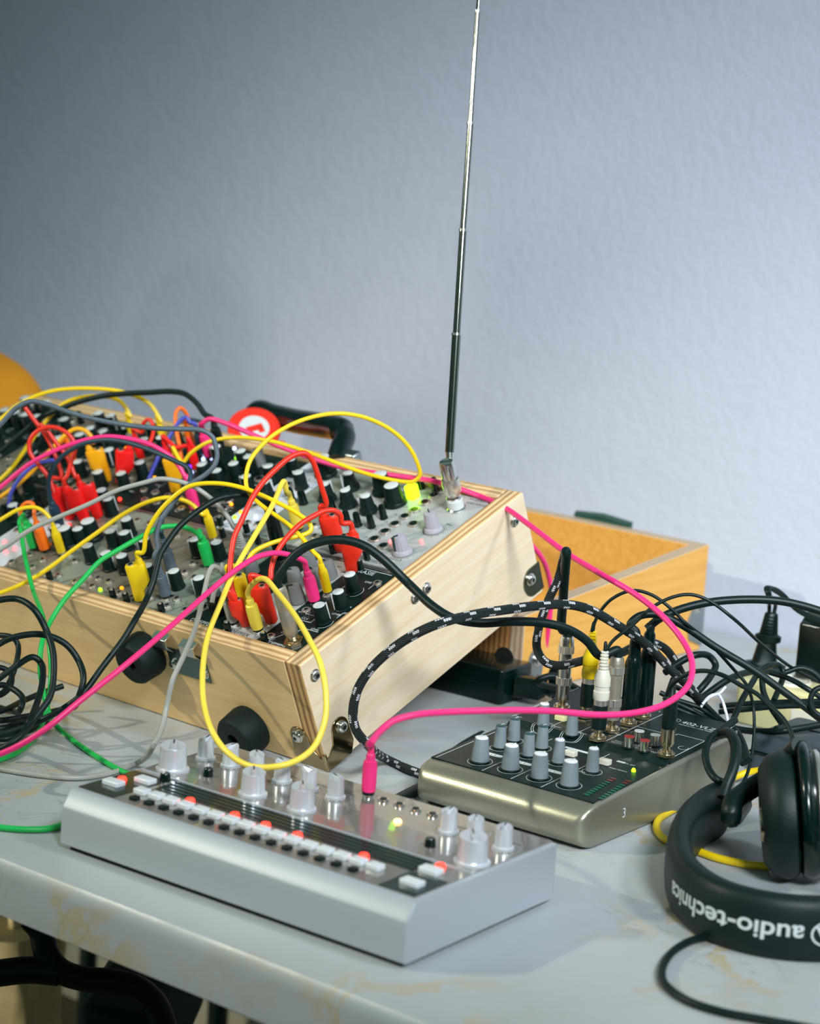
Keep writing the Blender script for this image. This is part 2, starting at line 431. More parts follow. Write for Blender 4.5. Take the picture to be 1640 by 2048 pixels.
def modof(p):
    best, bd = None, 9
    for m in INFO:
        dx = max(m['a0']+p.x, 0, -p.x-m['a1']); dy = max(m['y0']-p.y, 0, p.y-m['y1'])
        dd = max(dx, dy)
        if dd < bd: best, bd = m, dd
    return best
items = []
def put(kind, x, y, rot=0): items.append((kind, pan(x, y), rot, True))
def putl(kind, a, b, rot=0): items.append((kind, V((-a/1000, b/1000, PZ)), rot, True))
# measured features: black knobs
for x, y, r_ in ((708, 1184, 1.9), (685, 1219, 2.6), (647, 1246, -.6)): put('knob_black', x, y, r_)
for x, y, r_ in ((357, 1176, 2.4), (442, 1118, 1), (398, 1112, 2.5), (407, 1190, 2.4), (253, 1145, 1), (221, 1139, -1.3), (185, 1124, 2), (230, 1095, -.6), (262, 1071, .5),
                 (297, 1112, 2.4), (303, 1165, 2.4), (258, 1098, -.5)): put('knob_black', x, y, r_)
put('knob_knurled', 438, 1226, .5)
for x, y, r_ in ((597, 1204, 2.2), (661, 1155, 1.7), (594, 1172, 2), (622, 1138, 2), (505, 1146, 1.5), (634, 1172, 1.4)): put('knob_grey', x, y, r_)
for x, y, r_ in ((867, 1061, .9), (806, 1106, 2.7)): put('knob_pale', x, y, r_)
for x, y, r_ in ((697, 1012, .2), (738, 1024, 1.6), (703, 978, 2.6), (656, 1000, -.2), (536, 996, -.4)): put('knob_skirt', x, y, r_)
for x, y in ((791, 1008), (768, 985), (653, 950), (138, 1092), (186, 1078)): put('knob_big', x, y, 1.6)
for x, y in ((696, 1048), (717, 1052), (744, 1055), (768, 1037), (665, 1017), (587, 1002), (606, 1008), (609, 1008), (850, 972), (878, 978)): put('knob_slim', x, y)
for x, y, r_ in ((251, 978, 1), (288, 956, 2), (166, 954, 2), (84, 899, 1), (137, 868, 2), (472, 958, 1), (444, 974, 1), (440, 925, 2), (500, 985, 2), (505, 945, 1), (412, 960, 0), (590, 950, 1), (140, 925, 1), (205, 975, 2), (215, 1010, 2), (225, 905, 1), (330, 905, 1), (60, 985, 1), (165, 1090, 1), (75, 935, 1),
              (120, 1085, 2)): put('knob_black', x, y, r_)
for x, y in ((520, 930), (270, 895)): put('knob_grey', x, y)
for x, y in ((450, 1268), (520, 1292), (722, 1139), (735, 1119), (667, 1106), (218, 1203), (243, 1212), (314, 1232), (442, 1051), (447, 1074), (495, 1066), (407, 1045), (520, 1085), (78, 1175)): put('thumb_screw', x, y)
for x, y in ((542, 1274), (613, 1222), (655, 1192), (755, 1168), (218, 1164), (220, 1181), (239, 1187), (264, 1196), (335, 1213), (354, 1199), (385, 1128), (370, 1146), (389, 1156), (354, 1072), (380, 1078), (444, 1138),
             (178, 1152), (197, 1158), (217, 1164), (148, 1164), (166, 1168), (185, 1174), (94, 1150), (117, 1152), (66, 1135), (86, 1121), (150, 1123), (23, 1125), (630, 1053), (649, 1057), (630, 1074), (645, 1076), (517, 1049), (495, 1047),
             (469, 1249), (491, 1254), (517, 1263), (542, 1247), (631, 1206), (345, 1196), (333, 1197), (486, 1112), (418, 1133), (300, 1195), (630, 1088), (610, 1088)): put('jack', x, y)
for x, y in ((868, 992), (849, 1006), (829, 1021), (810, 1034), (790, 1049), (770, 1064), (749, 1079), (827, 1049), (767, 1093), (797, 1078), (446, 1018), (432, 1008), (456, 1002)): put('jack_wide', x, y)
put('jack_large', 588, 1286); put('jack_wide', 407, 1216)
put('button_lit', 827, 996)
for k, x, y in (('led_green', 201, 1181), ('led_orange', 244, 1178), ('led_pinkred', 93, 1046), ('led_red', 159, 1058), ('led_red', 195, 1034), ('led_green', 473, 918), ('led_white', 476, 894), ('led_orange', 463, 1010), ('led_orange', 253, 898),
                ('led_white', 424, 918), ('led_white', 407, 920), ('led_white', 387, 947), ('led_white', 430, 898), ('led_purple', 380, 935), ('led_orange', 310, 957), ('led_red', 240, 1000), ('led_pinkred', 843, 1084), ('led_pinkred', 781, 1085), ('led_green', 470, 1036), ('led_orange', 482, 1026), ('led_white', 512, 1035),
                ('led_pinkred', 10, 1085), ('led_pinkred', 30, 1098), ('led_pinkred', 12, 1105), ('led_white', 168, 876), ('led_red', 60, 1070), ('led_red', 135, 1050)): put(k, x, y)
# antenna socket
put('socket', 913, 1018)
# fill the far / left modules with the ordinary grid of knobs and jacks
for m in INFO:
    wd = m['a1']-m['a0']; nc = max(2, int(wd/.0165)); rows = 8
    if m['a0'] < .15: continue
    if m['a0'] < .2 and m['row'] == 1: continue
    for i in range(nc):
        for j in range(rows):
            a = m['a0']+wd*(i+.5)/nc; b = m['y0']+.013+.0145*j
            kind = 'jack' if j < 3 else random.choice(['knob_black', 'knob_slim', 'jack', 'jack_wide', 'knob_black'])
            if m['a0'] < .31 and m['row'] == 0 and kind.startswith('knob'): kind = 'jack'
            if m['a0'] < .26 and m['row'] == 0 and j > 2: continue
            p = V((-a, b, PZ))
            lim = .0145
            if all((p-q[1]).length > lim for q in items): items.append((kind, p, random.uniform(-3, 3), False))

# knob library (local z = out of the panel)
LIB = {}
def lib(k, mb): me_o = mb.build('lib'); me = me_o.data; me.name = k; bpy.data.objects.remove(me_o); LIB[k] = me
def kn_black():
    mb = MB(); mb.lathe([(.0068, .0008), (.0068, .002), (.0062, .0025), (.0057, .0165), (.0052, .0172)], 'black', n=28, flute=.05, fz=(.002, .017))
    mb.lathe([(.0050, .0168), (.0050, .0176), (.0044, .0180)], 'white', n=24)
    mb.box(-.0006, .0006, .0052, .0067, .002, .0178, 'white'); return mb
lib('knob_black', kn_black())
def kn_knurl():
    mb = MB(); mb.lathe([(.0072, .0008), (.0072, .012), (.0066, .0175), (.006, .018)], 'blackg', n=40, flute=.06, fz=(0, .0178))
    mb.lathe([(.0056, .0178), (.0056, .0184)], 'chrome', n=24); return mb
lib('knob_knurled', kn_knurl())
def kn_flut(m, r0, r1, h, cap=None, skirt=0, ptr='inkd'):
    mb = MB(); pr = []
    if skirt: pr = [(skirt, .0008), (skirt, .002), (r0+.001, .0042)]
    mb.lathe(pr+[(r0, .001 if not skirt else .0044), (r0, .0046), (r1, h-.0008), (r1-.0006, h)], m, n=26, flute=.09, fz=(.0045, h-.0004))
    if cap: mb.lathe([(r1-.0008, h-.0002), (r1-.0008, h+.0006), (r1-.0016, h+.0010)], cap, n=24)
    if ptr:
        mb.box(-.0004, .0004, .001, r1+.0002, h, h+.0012, ptr); mb.box(-.0004, .0004, r1-.0006, r0+.0008, .004, h+.0006, ptr)
    return mb
lib('knob_grey', kn_flut('greyknob', .0068, .0056, .0165))
lib('knob_pale', kn_flut('lavknob', .0066, .0056, .0175, skirt=.0088))
lib('knob_skirt', kn_flut('black', .0070, .0055, .0165, cap='white', skirt=.0088, ptr='white'))
lib('knob_big', kn_flut('black', .0090, .0074, .019, cap='white', skirt=.0112, ptr=None))
lib('knob_slim', MB().lathe([(.0040, .0005), (.0034, .003), (.0030, .0120), (.0022, .0138), (.0008, .0145)], 'blackg', n=16))
ts = MB().lathe([(.0030, .0002), (.0030, .0080), (.0024, .0092)], 'blackg', n=12); ts.lathe([(.0019, .009), (.0017, .0102)], 'nickel', n=8)
lib('thumb_screw', ts)
def nut(mb, R, h, hole, m='nickel', z=0):
    mb.lathe([(R, z+.0002), (R, z+h)], m, n=6, smooth=False)
    mb.lathe([(R*.78, z+h), (R*.72, z+h*1.7), (hole, z+h*1.7), (hole*.95, z+h*1.2)], m, n=18)
    mb.lathe([(hole, z+h*1.2), (hole*.9, z+h*1.72)], 'black', n=14)
mb = MB(); nut(mb, .0044, .0013, .0019); lib('jack', mb)
mb = MB(); mb.lathe([(.0058, .0002), (.0056, .0009)], 'nickel', n=18); mb.lathe([(.0050, .0009), (.0048, .0016), (.0038, .0016), (.0036, .001)], 'nickel', n=8, smooth=False)
mb.lathe([(.0037, .0012), (.0035, .0018)], 'blackg', n=18); lib('jack_wide', mb)
mb = MB(); nut(mb, .0085, .0028, .0034, 'gold'); lib('jack_large', mb)
mb = MB(); mb.rbox(-.005, .005, -.005, .005, .0005, .013, .002, 'led_bgreen'); lib('button_lit', mb)
mb = MB(); mb.lathe([(.0085, .0003), (.0085, .0012), (.0074, .0022)], 'chrome', n=24); mb.lathe([(.0073, .002), (.0073, .0098), (.0066, .0104)], 'white', n=24)
mb.lathe([(.005, .0104), (.005, .016)], 'chrome', n=20); lib('socket', mb)
for k in ('led_red', 'led_green', 'led_orange', 'led_white', 'led_purple', 'led_pinkred'):
    mb = MB(); mb.lathe([(.0018, 0), (.0018, .0012), (.0014, .0022), (.0006, .0027)], k, n=12); lib(k, mb)
NAMES = dict(knob_black='knob', knob_knurled='knob', knob_grey='knob', knob_pale='knob', knob_skirt='knob', knob_big='knob', knob_slim='slim_knob', thumb_screw='thumb_screw', jack='jack_socket',
             jack_wide='jack_socket', jack_large='jack_socket', button_lit='lit_button', socket='antenna_socket')
# printed legends on the nearest modules
def L2(mb, x0, y0, x1, y1, m, w=.0005, z=PZ+.0001):
    a = V((x0, y0)); b = V((x1, y1)); d = (b-a); L = d.length or 1e-6; d /= L; q = V((-d.y, d.x))*w/2
    c = [a+q, b+q, b-q, a-q]; mb.add([(p.x, p.y, z) for p in c], [(3, 2, 1, 0)], m)
def ringprint(mb, x, y, R, m, a0=0, a1=2*math.pi, n=28, w=.0005, z=PZ+.0001):
    for i in range(n):
        t0, t1 = a0+(a1-a0)*i/n, a0+(a1-a0)*(i+1)/n
        L2(mb, x+R*math.cos(t0), y+R*math.sin(t0), x+R*math.cos(t1), y+R*math.sin(t1), m, w, z)
for idx, m in enumerate(INFO):
    mb = m['mb']
    mb.box(-m['a1'], -m['a0'], m['y0'], m['y1'], PZ-.002, PZ, m['pm'])
    dark = m['pm'] == 'blackpanel'; ink = 'ink' if dark else 'inkd'
    def t_(s, size, a, b, al='LEFT'):
        text(mb, s, size, Matrix.Translation((-a/1000, b/1000, PZ+.0001)), ink, al)
    if idx == 0:
        t_('RASIE', .0072, 60, 137); t_('RETURN', .0038, 35, 95.5-16); t_('LEVEL', .0038, 35, 75.5)
        t_('LEVEL', .0036, 36, 50); t_('CLK', .0042, 56, 60); t_('IN', .0036, 57, 128); t_('LINE', .0036, 42, 138-12, 'LEFT'); t_('OUT', .0036, 57, 36)
        t_('instruments', .0055, 64, 20.5)
        for seg in (((-.0655, .058), (-.043, .058), (-.043, .0675), (-.0655, .0675)), ((-.0585, .0235), (-.052, .036)), ((-.0435, .040), (-.0435, .049), (-.026, .049)), ((-.026, .072), (-.0255, .0905), (-.041, .0905)),
                    ((-.0545, .1185), (-.0545, .104), (-.0385, .104)), ((-.031, .1185), (-.031, .1245), (-.0335, .1295)), ((-.067, .1435), (-.026, .1435))):
            for p, q in zip(seg, seg[1:]): L2(mb, p[0], p[1], q[0], q[1], ink, .0006)
        ringprint(mb, -.041, .111, .0085, ink, -1.2, 1.0); ringprint(mb, -.0323, .0626, .0085, ink, -1.4, .6)
    elif idx == 1:
        t_('DOEPFER', .0065, 107, 19.5); t_('RES', .003, 84, 137); t_('IN', .003, 104, 24)
    elif idx == 2:
        t_('DOEPFER', .0065, 150, 19.5)
    elif idx == 12:
        t_('threshold', .0045, 52, 164.5); t_('DOEPFER', .0060, 73, 154)
        t_('WIRE MODULE', .0038, 45, 268); t_('FM AM RX', .0038, 46, 274); t_('filter', .004, 37, 230)
        for a, b in ((40.8, 217.9), (41.6, 177)):
            for k in range(11):
                g = math.radians(-60+k*30); L2(mb, -a/1000+.0105*math.cos(g), b/1000+.0105*math.sin(g), -a/1000+.012*math.cos(g), b/1000+.012*math.sin(g), ink, .0005)
            ringprint(mb, -a/1000, b/1000, .0096, ink, w=.0003)
        L2(mb, -.066, .214, -.061, .236, ink, .0003); L2(mb, -.058, .190, -.036, .196, ink, .0003)
    elif idx == 13:
        for k in range(6):
            t_('IN' if k % 2 else 'CV', .0032, 96, 186+k*14)
        for k in range(4): L2(mb, -.078, .194+k*.028, -.0895, .194+k*.028, ink, .0003)
    elif idx == 14:
        t_('Mutable', .0045, 200, 154); ringprint(mb, -.204, .1555, .002, ink)
    else:
        rr = random.Random(idx)
        if not dark: t_(rr.choice(['output', 'trigger', 'modulation', 'filter']), .0036, m['a1']*1000-4, m['y0']*1000+3)
        for k in range(9):
            x = -rr.uniform(m['a0']+.006, m['a1']-.006); y = rr.uniform(m['y0']+.008, m['y1']-.01)
            if k % 3 == 0: t_(rr.choice(['IN', 'OUT', 'FM', 'CV', 'TRIG', 'FREQ']), .0028, -x*1000, y*1000)
            elif k % 3 == 1: L2(mb, x, y, x+rr.choice((-1, 1))*.008, y, ink, .0004); L2(mb, x, y, x, y+.007, ink, .0004)
            else: ringprint(mb, x, y, .0035, ink, rr.uniform(0, 3), rr.uniform(4, 6), 14)
    if idx == 3:   # curly schematic drawing
        pts = spline([V((-.190, .022)).to_3d(), V((-.184, .034)).to_3d(), V((-.178, .028)).to_3d(), V((-.170, .040)).to_3d(), V((-.166, .030)).to_3d(), V((-.160, .036)).to_3d()], 6)
        for p, q in zip(pts, pts[1:]): L2(mb, p.x, p.y, q.x, q.y, ink, .0005)
    lbl = {0: 'black module with white line legends', 1: 'narrow aluminium module with red and yellow plugs'}.get(idx)
    o = mb.build('synth_module', case, bevel=0)
    if lbl: o['label'] = lbl
    m['o'] = o
cnt = {}
for kind, p, rot, _ in items:
    m = modof(p); nm = NAMES.get(kind, 'indicator_light')
    jit = Matrix.Rotation(rot, 4, 'Z')
    p = V((min(max(p.x, -m['a1']+.003), -m['a0']-.003), min(max(p.y, m['y0']+.003), m['y1']-.003), PZ))
    obj(nm, LIB[kind], m['o'], Matrix.Translation(p) @ jit)

# case hardware
def hexscrew(r=.0042, m='chrome'):
    mb = MB(); mb.lathe([(r*1.25, 0), (r*1.25, .0006), (r, .0008), (r, .0022), (r*.75, .0032), (r*.4, .0034)], m, n=18); mb.lathe([(r*.42, .0033), (r*.40, .0036)], 'black', n=6, smooth=False); return mb
lib('screw', hexscrew())
def oncase(x, y, plane):  # pixel -> local point on a face
    P, N = {'side': (V((0, 0, 0)), e), 'front': (V((0, 0, 0)), s_)}[plane]
    return CASEI @ hit(x, y, CASE @ P, N)
RS = frame(V((0, 1, 0)), V((0, 0, 1)), V((1, 0, 0)), V((0, 0, 0)))      # z -> +X
RFm = frame(V((1, 0, 0)), V((0, 0, 1)), V((0, -1, 0)), V((0, 0, 0)))    # z -> -Y
for x, y in ((629, 1350), (852, 1176), (829, 1195), (1028, 1042)):
    p = oncase(x, y, 'side'); obj('screw', LIB['screw'], case, Matrix.Translation(V((.0002, p.y, p.z))) @ RS)
# corner brackets
def lobe(cx, cy, pts):
    return pts
def brk():
    mb = MB()
    # side lobe (X out) : outline in (y,z)
    def outl(w, h, r):
        P = [(0, 0), (.030, 0), (.0355, .010), (.0345, .022)]
        for_ = [(.0245+.0098*math.cos(k/9*math.pi), .0285+.0098*math.sin(k/9*math.pi)) for k in range(10)]
        P += for_ + [(.0125, .019), (.006, .0125), (0, .0115)]
        return P
    P = outl(.038, .040, .0085)
    mb.poly(P, 0, .0014, 'bracket', Matrix.Translation((0, -.0014, -.0004)) @ RS)
    P2 = [(-x, z) for x, z in P]
    mb.poly(list(reversed(P2)), 0, .0014, 'bracket', Matrix.Translation((.0014, 0, -.0004)) @ RFm)
    mb.tube([(0.0004, -.0004, -.0004), (0.0004, -.0004, .016)], .0022, 'bracket', 10)
    return mb
brk().build('corner_bracket', case, bevel=.0004)
p1 = oncase(672, 1478, 'side'); p2 = oncase(566, 1499, 'front')
obj('screw', LIB['screw'], case, Matrix.Translation((.0014, .0245, .0285)) @ RS @ Matrix.Scale(1.1, 4))
obj('screw', LIB['screw'], case, Matrix.Translation((-.0245, -.0014, .0285)) @ RFm @ Matrix.Scale(1.1, 4))
mb = MB(); P = []
for k in range(15):
    a = math.pi*(.5+k/14*1.0); P.append((S-.001+.0*k+.026*math.cos(a), .024+.023*math.sin(a)))
P = [(S+.001, .031)] + [(S-.012+.0125*math.cos(math.pi*(.5+k/12)), .0175+.0135*math.sin(math.pi*(.5+k/12))) for k in range(13)] + [(S+.001, .004)]
mb.poly(list(reversed(P)), 0, .0012, 'bracketd', RS); mb.build('corner_bracket', case)
obj('screw', LIB['screw'], case, Matrix.Translation((.0014, S-.015, .0215)) @ RS @ Matrix.Scale(1.1, 4))
# rubber feet on the front face
for x, y in ((299, 1303), (512, 1482)):
    p = oncase(x, y, 'front')
    if p.z < .0215: p.z = .0215
    mb = MB().lathe([(.0205, .0002), (.0212, .004), (.0200, .020), (.0180, .0228), (.0062, .0230), (.0058, .012)], 'rubber', n=40)
    mb.build('rubber_foot', case, Matrix.Translation((p.x, -.0001, p.z)) @ RFm)
# latch plate
pa, pb = oncase(342, 1302, 'front'), oncase(406, 1322, 'front')
lx0, lx1 = pa.x, pb.x; lz = .082
mb = MB(); mb.box(lx0-.004, lx1+.004, -.0012, -.0001, lz-.026, lz-.001, 'latchsteel')
for x0 in (lx0-.010, lx1-.016):
    pr = [(-.0012, lz-.004), (-.0085, lz+.003), (-.0085, lz+.0115), (-.0010, lz+.0145), (-.0010, lz+.0128), (-.0070, lz+.0102), (-.0070, lz+.004), (-.0002, lz-.006)]
    mb.rings([[(x, y, z) for y, z in pr] for x in (x0, x0+.017)], 'chrome', smooth=False)
lt = mb.build('latch', case, bevel=.0003)
for x in (lx0+.001, lx1-.001):
    obj('screw', LIB['screw'], lt, Matrix.Translation((x, -.0013, lz-.017)) @ RFm)
# carrying handle behind the back panel
hr = CASEI @ at(688, 908, depth(loc2w((-.16, S, H))))
def atl(x, y, d): return CASEI @ at(x, y, d)
dh = 2.02
pts = [atl(672, 925, 1.985), atl(681, 898, 2.0), atl(690, 872, 2.02), atl(678, 858, 2.04), atl(640, 850, 2.08), atl(590, 842, 2.13), atl(548, 832, 2.17), atl(515, 825, 2.20), atl(500, 850, 2.21), atl(492, 880, 2.20)]
hp = spline(pts, 5)
mb = MB(); rr = []
for i in range(len(hp)):
    t = i/(len(hp)-1); rr.append(.0105 if t < .28 or t > .8 else .0125)
mb.tube(hp, .012, 'blackg', 14, rr); mb.build('handle', case)
mb = MB(); q = atl(690, 915, 1.985); mb.box(q.x-.012, q.x+.012, S, S+.012, H-.03, H+.002, 'steel'); mb.build('handle_mount', case, bevel=.002)
mb = MB(); q = atl(492, 890, 2.19); mb.box(q.x-.012, q.x+.012, S, S+.012, H-.03, H+.002, 'steel'); mb.build('handle_mount', case, bevel=.002)

# round red tag with a white ring, tied to the handle
P = at(508, 862, 2.13); tz = (CAM-P).normalized(); tz = (tz*.75+Z*.65).normalized()
TT = axis_frame(P, tz, te)
tg = thing('round_tag', 'round red tag with a white circle behind the case, by the black handle', 'tag', TT)
mb = MB(); R = .027
mb.lathe([(R, 0), (R, .004), (R*.97, .005)], 'tagred', n=40); mb.build('tag_body', tg)
mb = MB(); mb.lathe([(.0155, .005), (.0155, .0055)], 'white', n=32); mb.build('white_circle', tg)
mb = MB(); mb.box(-.003, .004, -.008, .009, .0055, .0059, 'tagred', Matrix.Rotation(-.6, 4, 'Z')); mb.box(.002, .008, .003, .009, .0055, .0059, 'tagred', Matrix.Rotation(-.6, 4, 'Z')); mb.build('red_mark', tg)
mb = MB(); mb.tube(spline([V((R*.9, 0, .002)), V((R*1.3, .004, .004)), V((R*1.5, -.004, .0)), V((R*.9, -.003, .002))], 5), .0008, 'tagred', 6); mb.build('string', tg)

# ------------------------------------------------------------------ telescopic antenna
AB = CASE @ (pan(913, 1018)+V((0, 0, .0104)))
AT = axis_frame(AB, u_, e)
an = thing('telescopic_antenna', 'tall chrome telescopic aerial rising from the right end of the case', 'antenna', AT)
mb = MB(); mb.lathe([(.0066, .0002), (.0070, .002), (.0060, .004), (.0062, .0055), (.0078, .007), (.0082, .010), (.0082, .0175), (.0074, .020), (.0060, .0206), (.0060, .022), (.0068, .0225), (.0068, .035), (.0060, .0375), (.0050, .038)], 'chrome', n=28,
         ms=['chrome']*3+['nickel']*4+['chrome']*6); mb.build('bayonet_connector', an)
dA = depth(AB)
top_w = at(961, -60, dA+.02)
j0 = AT.inverted() @ at(900, 937, dA-.003)
j1 = AT.inverted() @ at(899, 905, dA-.002)
js = V((0, 0, .036))
mb = MB(); mb.tube([js, js+(j0-js)*.5, j0], .0042, 'chrome', 16, [.0046, .0040, .0038])
mb.tube([j0, j0+(j1-j0)*.3, j0+(j1-j0)*.32, j0+(j1-j0)*.6, j0+(j1-j0)*.62, j1], .003, 'chrome', 14, [.0032, .0032, .0041, .0041, .0033, .0036]); mb.build('swivel_joint', an)
ys = [(899, 905), (913, 668), (926, 460), (941, 246), (955, 22), (961, -60)]
W = [AT.inverted() @ at(x, y, dA-.002+.004*i) for i, (x, y) in enumerate(ys)]
rads = [.0040, .0033, .0027, .0021, .0016]
for i in range(5):
    mb = MB(); a, b = W[i], W[i+1]; mb.tube([a, b], rads[i], 'aerial', 16)
    mb.tube([b-(b-a).normalized()*.0015, b+(b-a).normalized()*.0006], rads[i]+.0005, 'chrome', 16); mb.build('antenna_section', an)

# ------------------------------------------------------------------ cables
CNT = [0]
def respt(p, ds):
    pass
def path3(pts, r=0):
    """control points: Vector | (x,y) | (x,y,depth) | (x,y,'t') table | (x,y,'t',z) | (x,y,'p',height over modules)"""
    P = []; known = []
    for q in pts:
        if isinstance(q, Vector): P.append(q); known.append(True); continue
        if len(q) == 2: P.append(q); known.append(False); continue
        if q[2] == 't': P.append(tab(q[0], q[1], (q[3] if len(q) > 3 else 0)+r+.0003)); known.append(True)
        elif q[2] == 'p': P.append(CASE @ pan(q[0], q[1], PZ+q[3])); known.append(True)
        else: P.append(at(q[0], q[1], q[2])); known.append(True)
    idx = [i for i, k in enumerate(known) if k]
    def px(i):
        q = P[i]
        if isinstance(q, Vector):
            w = q-CAM; d = w.dot(CD); return (820+F*w.dot(CR)/d, 1024-F*w.dot(CU)/d)
        return q[:2]
    out = list(P)
    for i in range(len(P)):
        if known[i]: continue
        a = max([k for k in idx if k < i], default=None); b = min([k for k in idx if k > i], default=None)
        if a is None: d = depth(P[b])
        elif b is None: d = depth(P[a])
        else:
            L = [0]
            for k in range(a, b):
                x0, y0 = px(k); x1, y1 = px(k+1); L.append(L[-1]+math.hypot(x1-x0, y1-y0))
            t = L[i-a]/L[-1]; d = depth(P[a])*(1-t)+depth(P[b])*t
        out[i] = at(P[i][0], P[i][1], d)
    return out
def plug_mesh(kind, m, T):
    """returns (mb, exit point local). local z = away from the panel"""
    mb = MB(); ex = V((0, 0, .03))
    if kind == 'std':
        mb.lathe([(.0018, .000), (.0018, .003), (.0036, .0032), (.0036, .0042)], 'nickel', n=12)
        mb.lathe([(.0040, .0042), (.0041, .012), (.0041, .0225), (.0036, .0245), (.0028, .0262), (.0026, .0300), (.0022, .031)], m, n=18); ex = V((0, 0, .0305))
    elif kind == 'fat':
        mb.lathe([(.0046, .0012), (.0046, .003)], 'black', n=18)
        mb.lathe([(.0050, .003), (.0053, .010), (.0053, .022), (.0048, .0252), (.0034, .0262), (.0034, .0300), (.0027, .031)], m, n=20); ex = V((0, 0, .0305))
    elif kind == 'ribbed':
        mb.lathe([(.0046, .0012), (.0046, .003)], 'black', n=18)
        pr = [(.0050, .003), (.0051, .016), (.0050, .0215)]
        for k in range(6):
            z = .0225+k*.0022; rr = .0040-k*.00025; pr += [(rr*.72, z), (rr, z+.0004), (rr, z+.0012), (rr*.72, z+.0016)]
        mb.lathe(pr, m, n=20); ex = V((0, 0, .0355))
    elif kind in ('stack', 'stacks'):
        sec = [(.0010, -.001, .0042, .0042), (.002, -.001, .0050, .0050), (.010, -.0006, .0056, .0052), (.014, .0014, .0074, .0052), (.018, .0028, .0088, .0053), (.0345, .0028, .0090, .0053), (.0355, .0028, .0084, .0048)]
        rings = []
        for z, cx, hw, hd in sec:
            rings.append([(cx+hw*math.copysign(abs(math.cos(a))**.7, math.cos(a)), hd*math.copysign(abs(math.sin(a))**.7, math.sin(a)), z) for a in [2*math.pi*k/24 for k in range(24)]])
        mb.rings(rings, m)
        mb.lathe([(.0029, .0353), (.0029, .0366), (.0019, .0366), (.0019, .0358)], 'nickel', Matrix.Translation((-.0008, 0, 0)), n=16); mb.lathe([(.0019, .036), (.0018, .03675)], 'black', Matrix.Translation((-.0008, 0, 0)), n=12)
        mb.lathe([(.0034, .0350), (.0030, .0395), (.0024, .0405)], m, Matrix.Translation((.0072, 0, 0)), n=16); ex = V((.0072, 0, .040))
        if kind == 'stacks':
            mb.v = [p*.74 for p in mb.v]; ex = ex*.74
    elif kind == 'quarter':   # large silver plug
        mb.lathe([(.0031, .000), (.0031, .004), (.0052, .0042), (.0058, .006)], 'nickel', n=16)
        mb.lathe([(.0057, .006), (.0060, .008), (.0060, .028), (.0057, .0285), (.0057, .0292), (.0059, .0298), (.0058, .044), (.0054, .048), (.0044, .050)], m, n=28); ex = V((0, 0, .0495))
    elif kind == 'quarterk':  # polished with knurled rings
        mb.lathe([(.0031, .000), (.0031, .0042), (.0058, .0044), (.0058, .006)], 'gold', n=16)
        mb.lathe([(.0058, .006), (.0060, .017)], m, n=24); mb.lathe([(.0067, .017), (.0067, .023)], 'nickel', n=44, flute=.06)
        mb.lathe([(.0057, .023), (.0057, .044)], m, n=24); mb.lathe([(.0068, .044), (.0068, .050)], 'nickel', n=44, flute=.06)
        mb.lathe([(.0062, .050), (.0060, .055), (.0050, .058)], m, n=24); ex = V((0, 0, .0575))
    elif kind == 'quarterb':  # black barrel
        mb.lathe([(.0031, .000), (.0031, .0042), (.0060, .0044)], 'gold', n=16)
        mb.lathe([(.0070, .0044), (.0074, .006), (.0074, .044), (.0070, .048), (.0056, .052), (.0050, .0535), (.0048, .066), (.0042, .068)], 'blackg', n=24); ex = V((0, 0, .0675))
    elif kind == 'jackb':     # big black plug
        mb.lathe([(.0031, .000), (.0031, .004), (.0060, .0044)], 'nickel', n=16)
        mb.lathe([(.0064, .0044), (.0068, .007), (.0066, .030), (.0060, .040), (.0048, .050), (.0040, .062), (.0034, .064)], 'blackg', n=24); ex = V((0, 0, .063))
    elif kind == 'rca':
        mb.lathe([(.0031, .000), (.0031, .0032), (.0058, .0034), (.0058, .005)], 'gold', n=16)
        mb.lathe([(.0060, .005), (.0062, .020), (.0060, .0245)], 'black', n=22); mb.lathe([(.0056, .0245), (.0056, .029)], 'nickel', n=22)
        pr = [(.0062, .029), (.0066, .031), (.0066, .036), (.0061, .0365), (.0061, .040), (.0066, .0405), (.0066, .047), (.0056, .050), (.0048, .053)]
        for k in range(6):
            z = .054+k*.0026; rr = .0042-k*.0002; pr += [(rr*.7, z), (rr, z+.0004), (rr, z+.0015), (rr*.7, z+.0019)]
        mb.lathe(pr, m, n=22); ex = V((0, 0, .0695))
    elif kind == 'phones':
        mb.lathe([(.0031, .000), (.0031, .004), (.0048, .0042), (.0048, .006)], 'gold', n=16)
        mb.lathe([(.0056, .006), (.0058, .008), (.0058, .0180)], 'gold', n=28); mb.lathe([(.0054, .018), (.0056, .020), (.0055, .040), (.0048, .044), (.0032, .046), (.0030, .052), (.0022, .053)], 'black', n=22); ex = V((0, 0, .0525))
    return mb, ex
def plug_at(parent, kind, m, base, up, xh=None, rot=0, name='plug'):
    T = axis_frame(base, up, xh or (CR if kind[:5] == 'stack' else e)) @ Matrix.Rotation(rot, 4, 'Z')
    mb, ex = plug_mesh(kind, m, T); mb.build(name, parent, parent.matrix_basis.inverted() @ T)
    return T @ ex, (T.to_3x3() @ V((0, 0, 1)))
CABLES = []
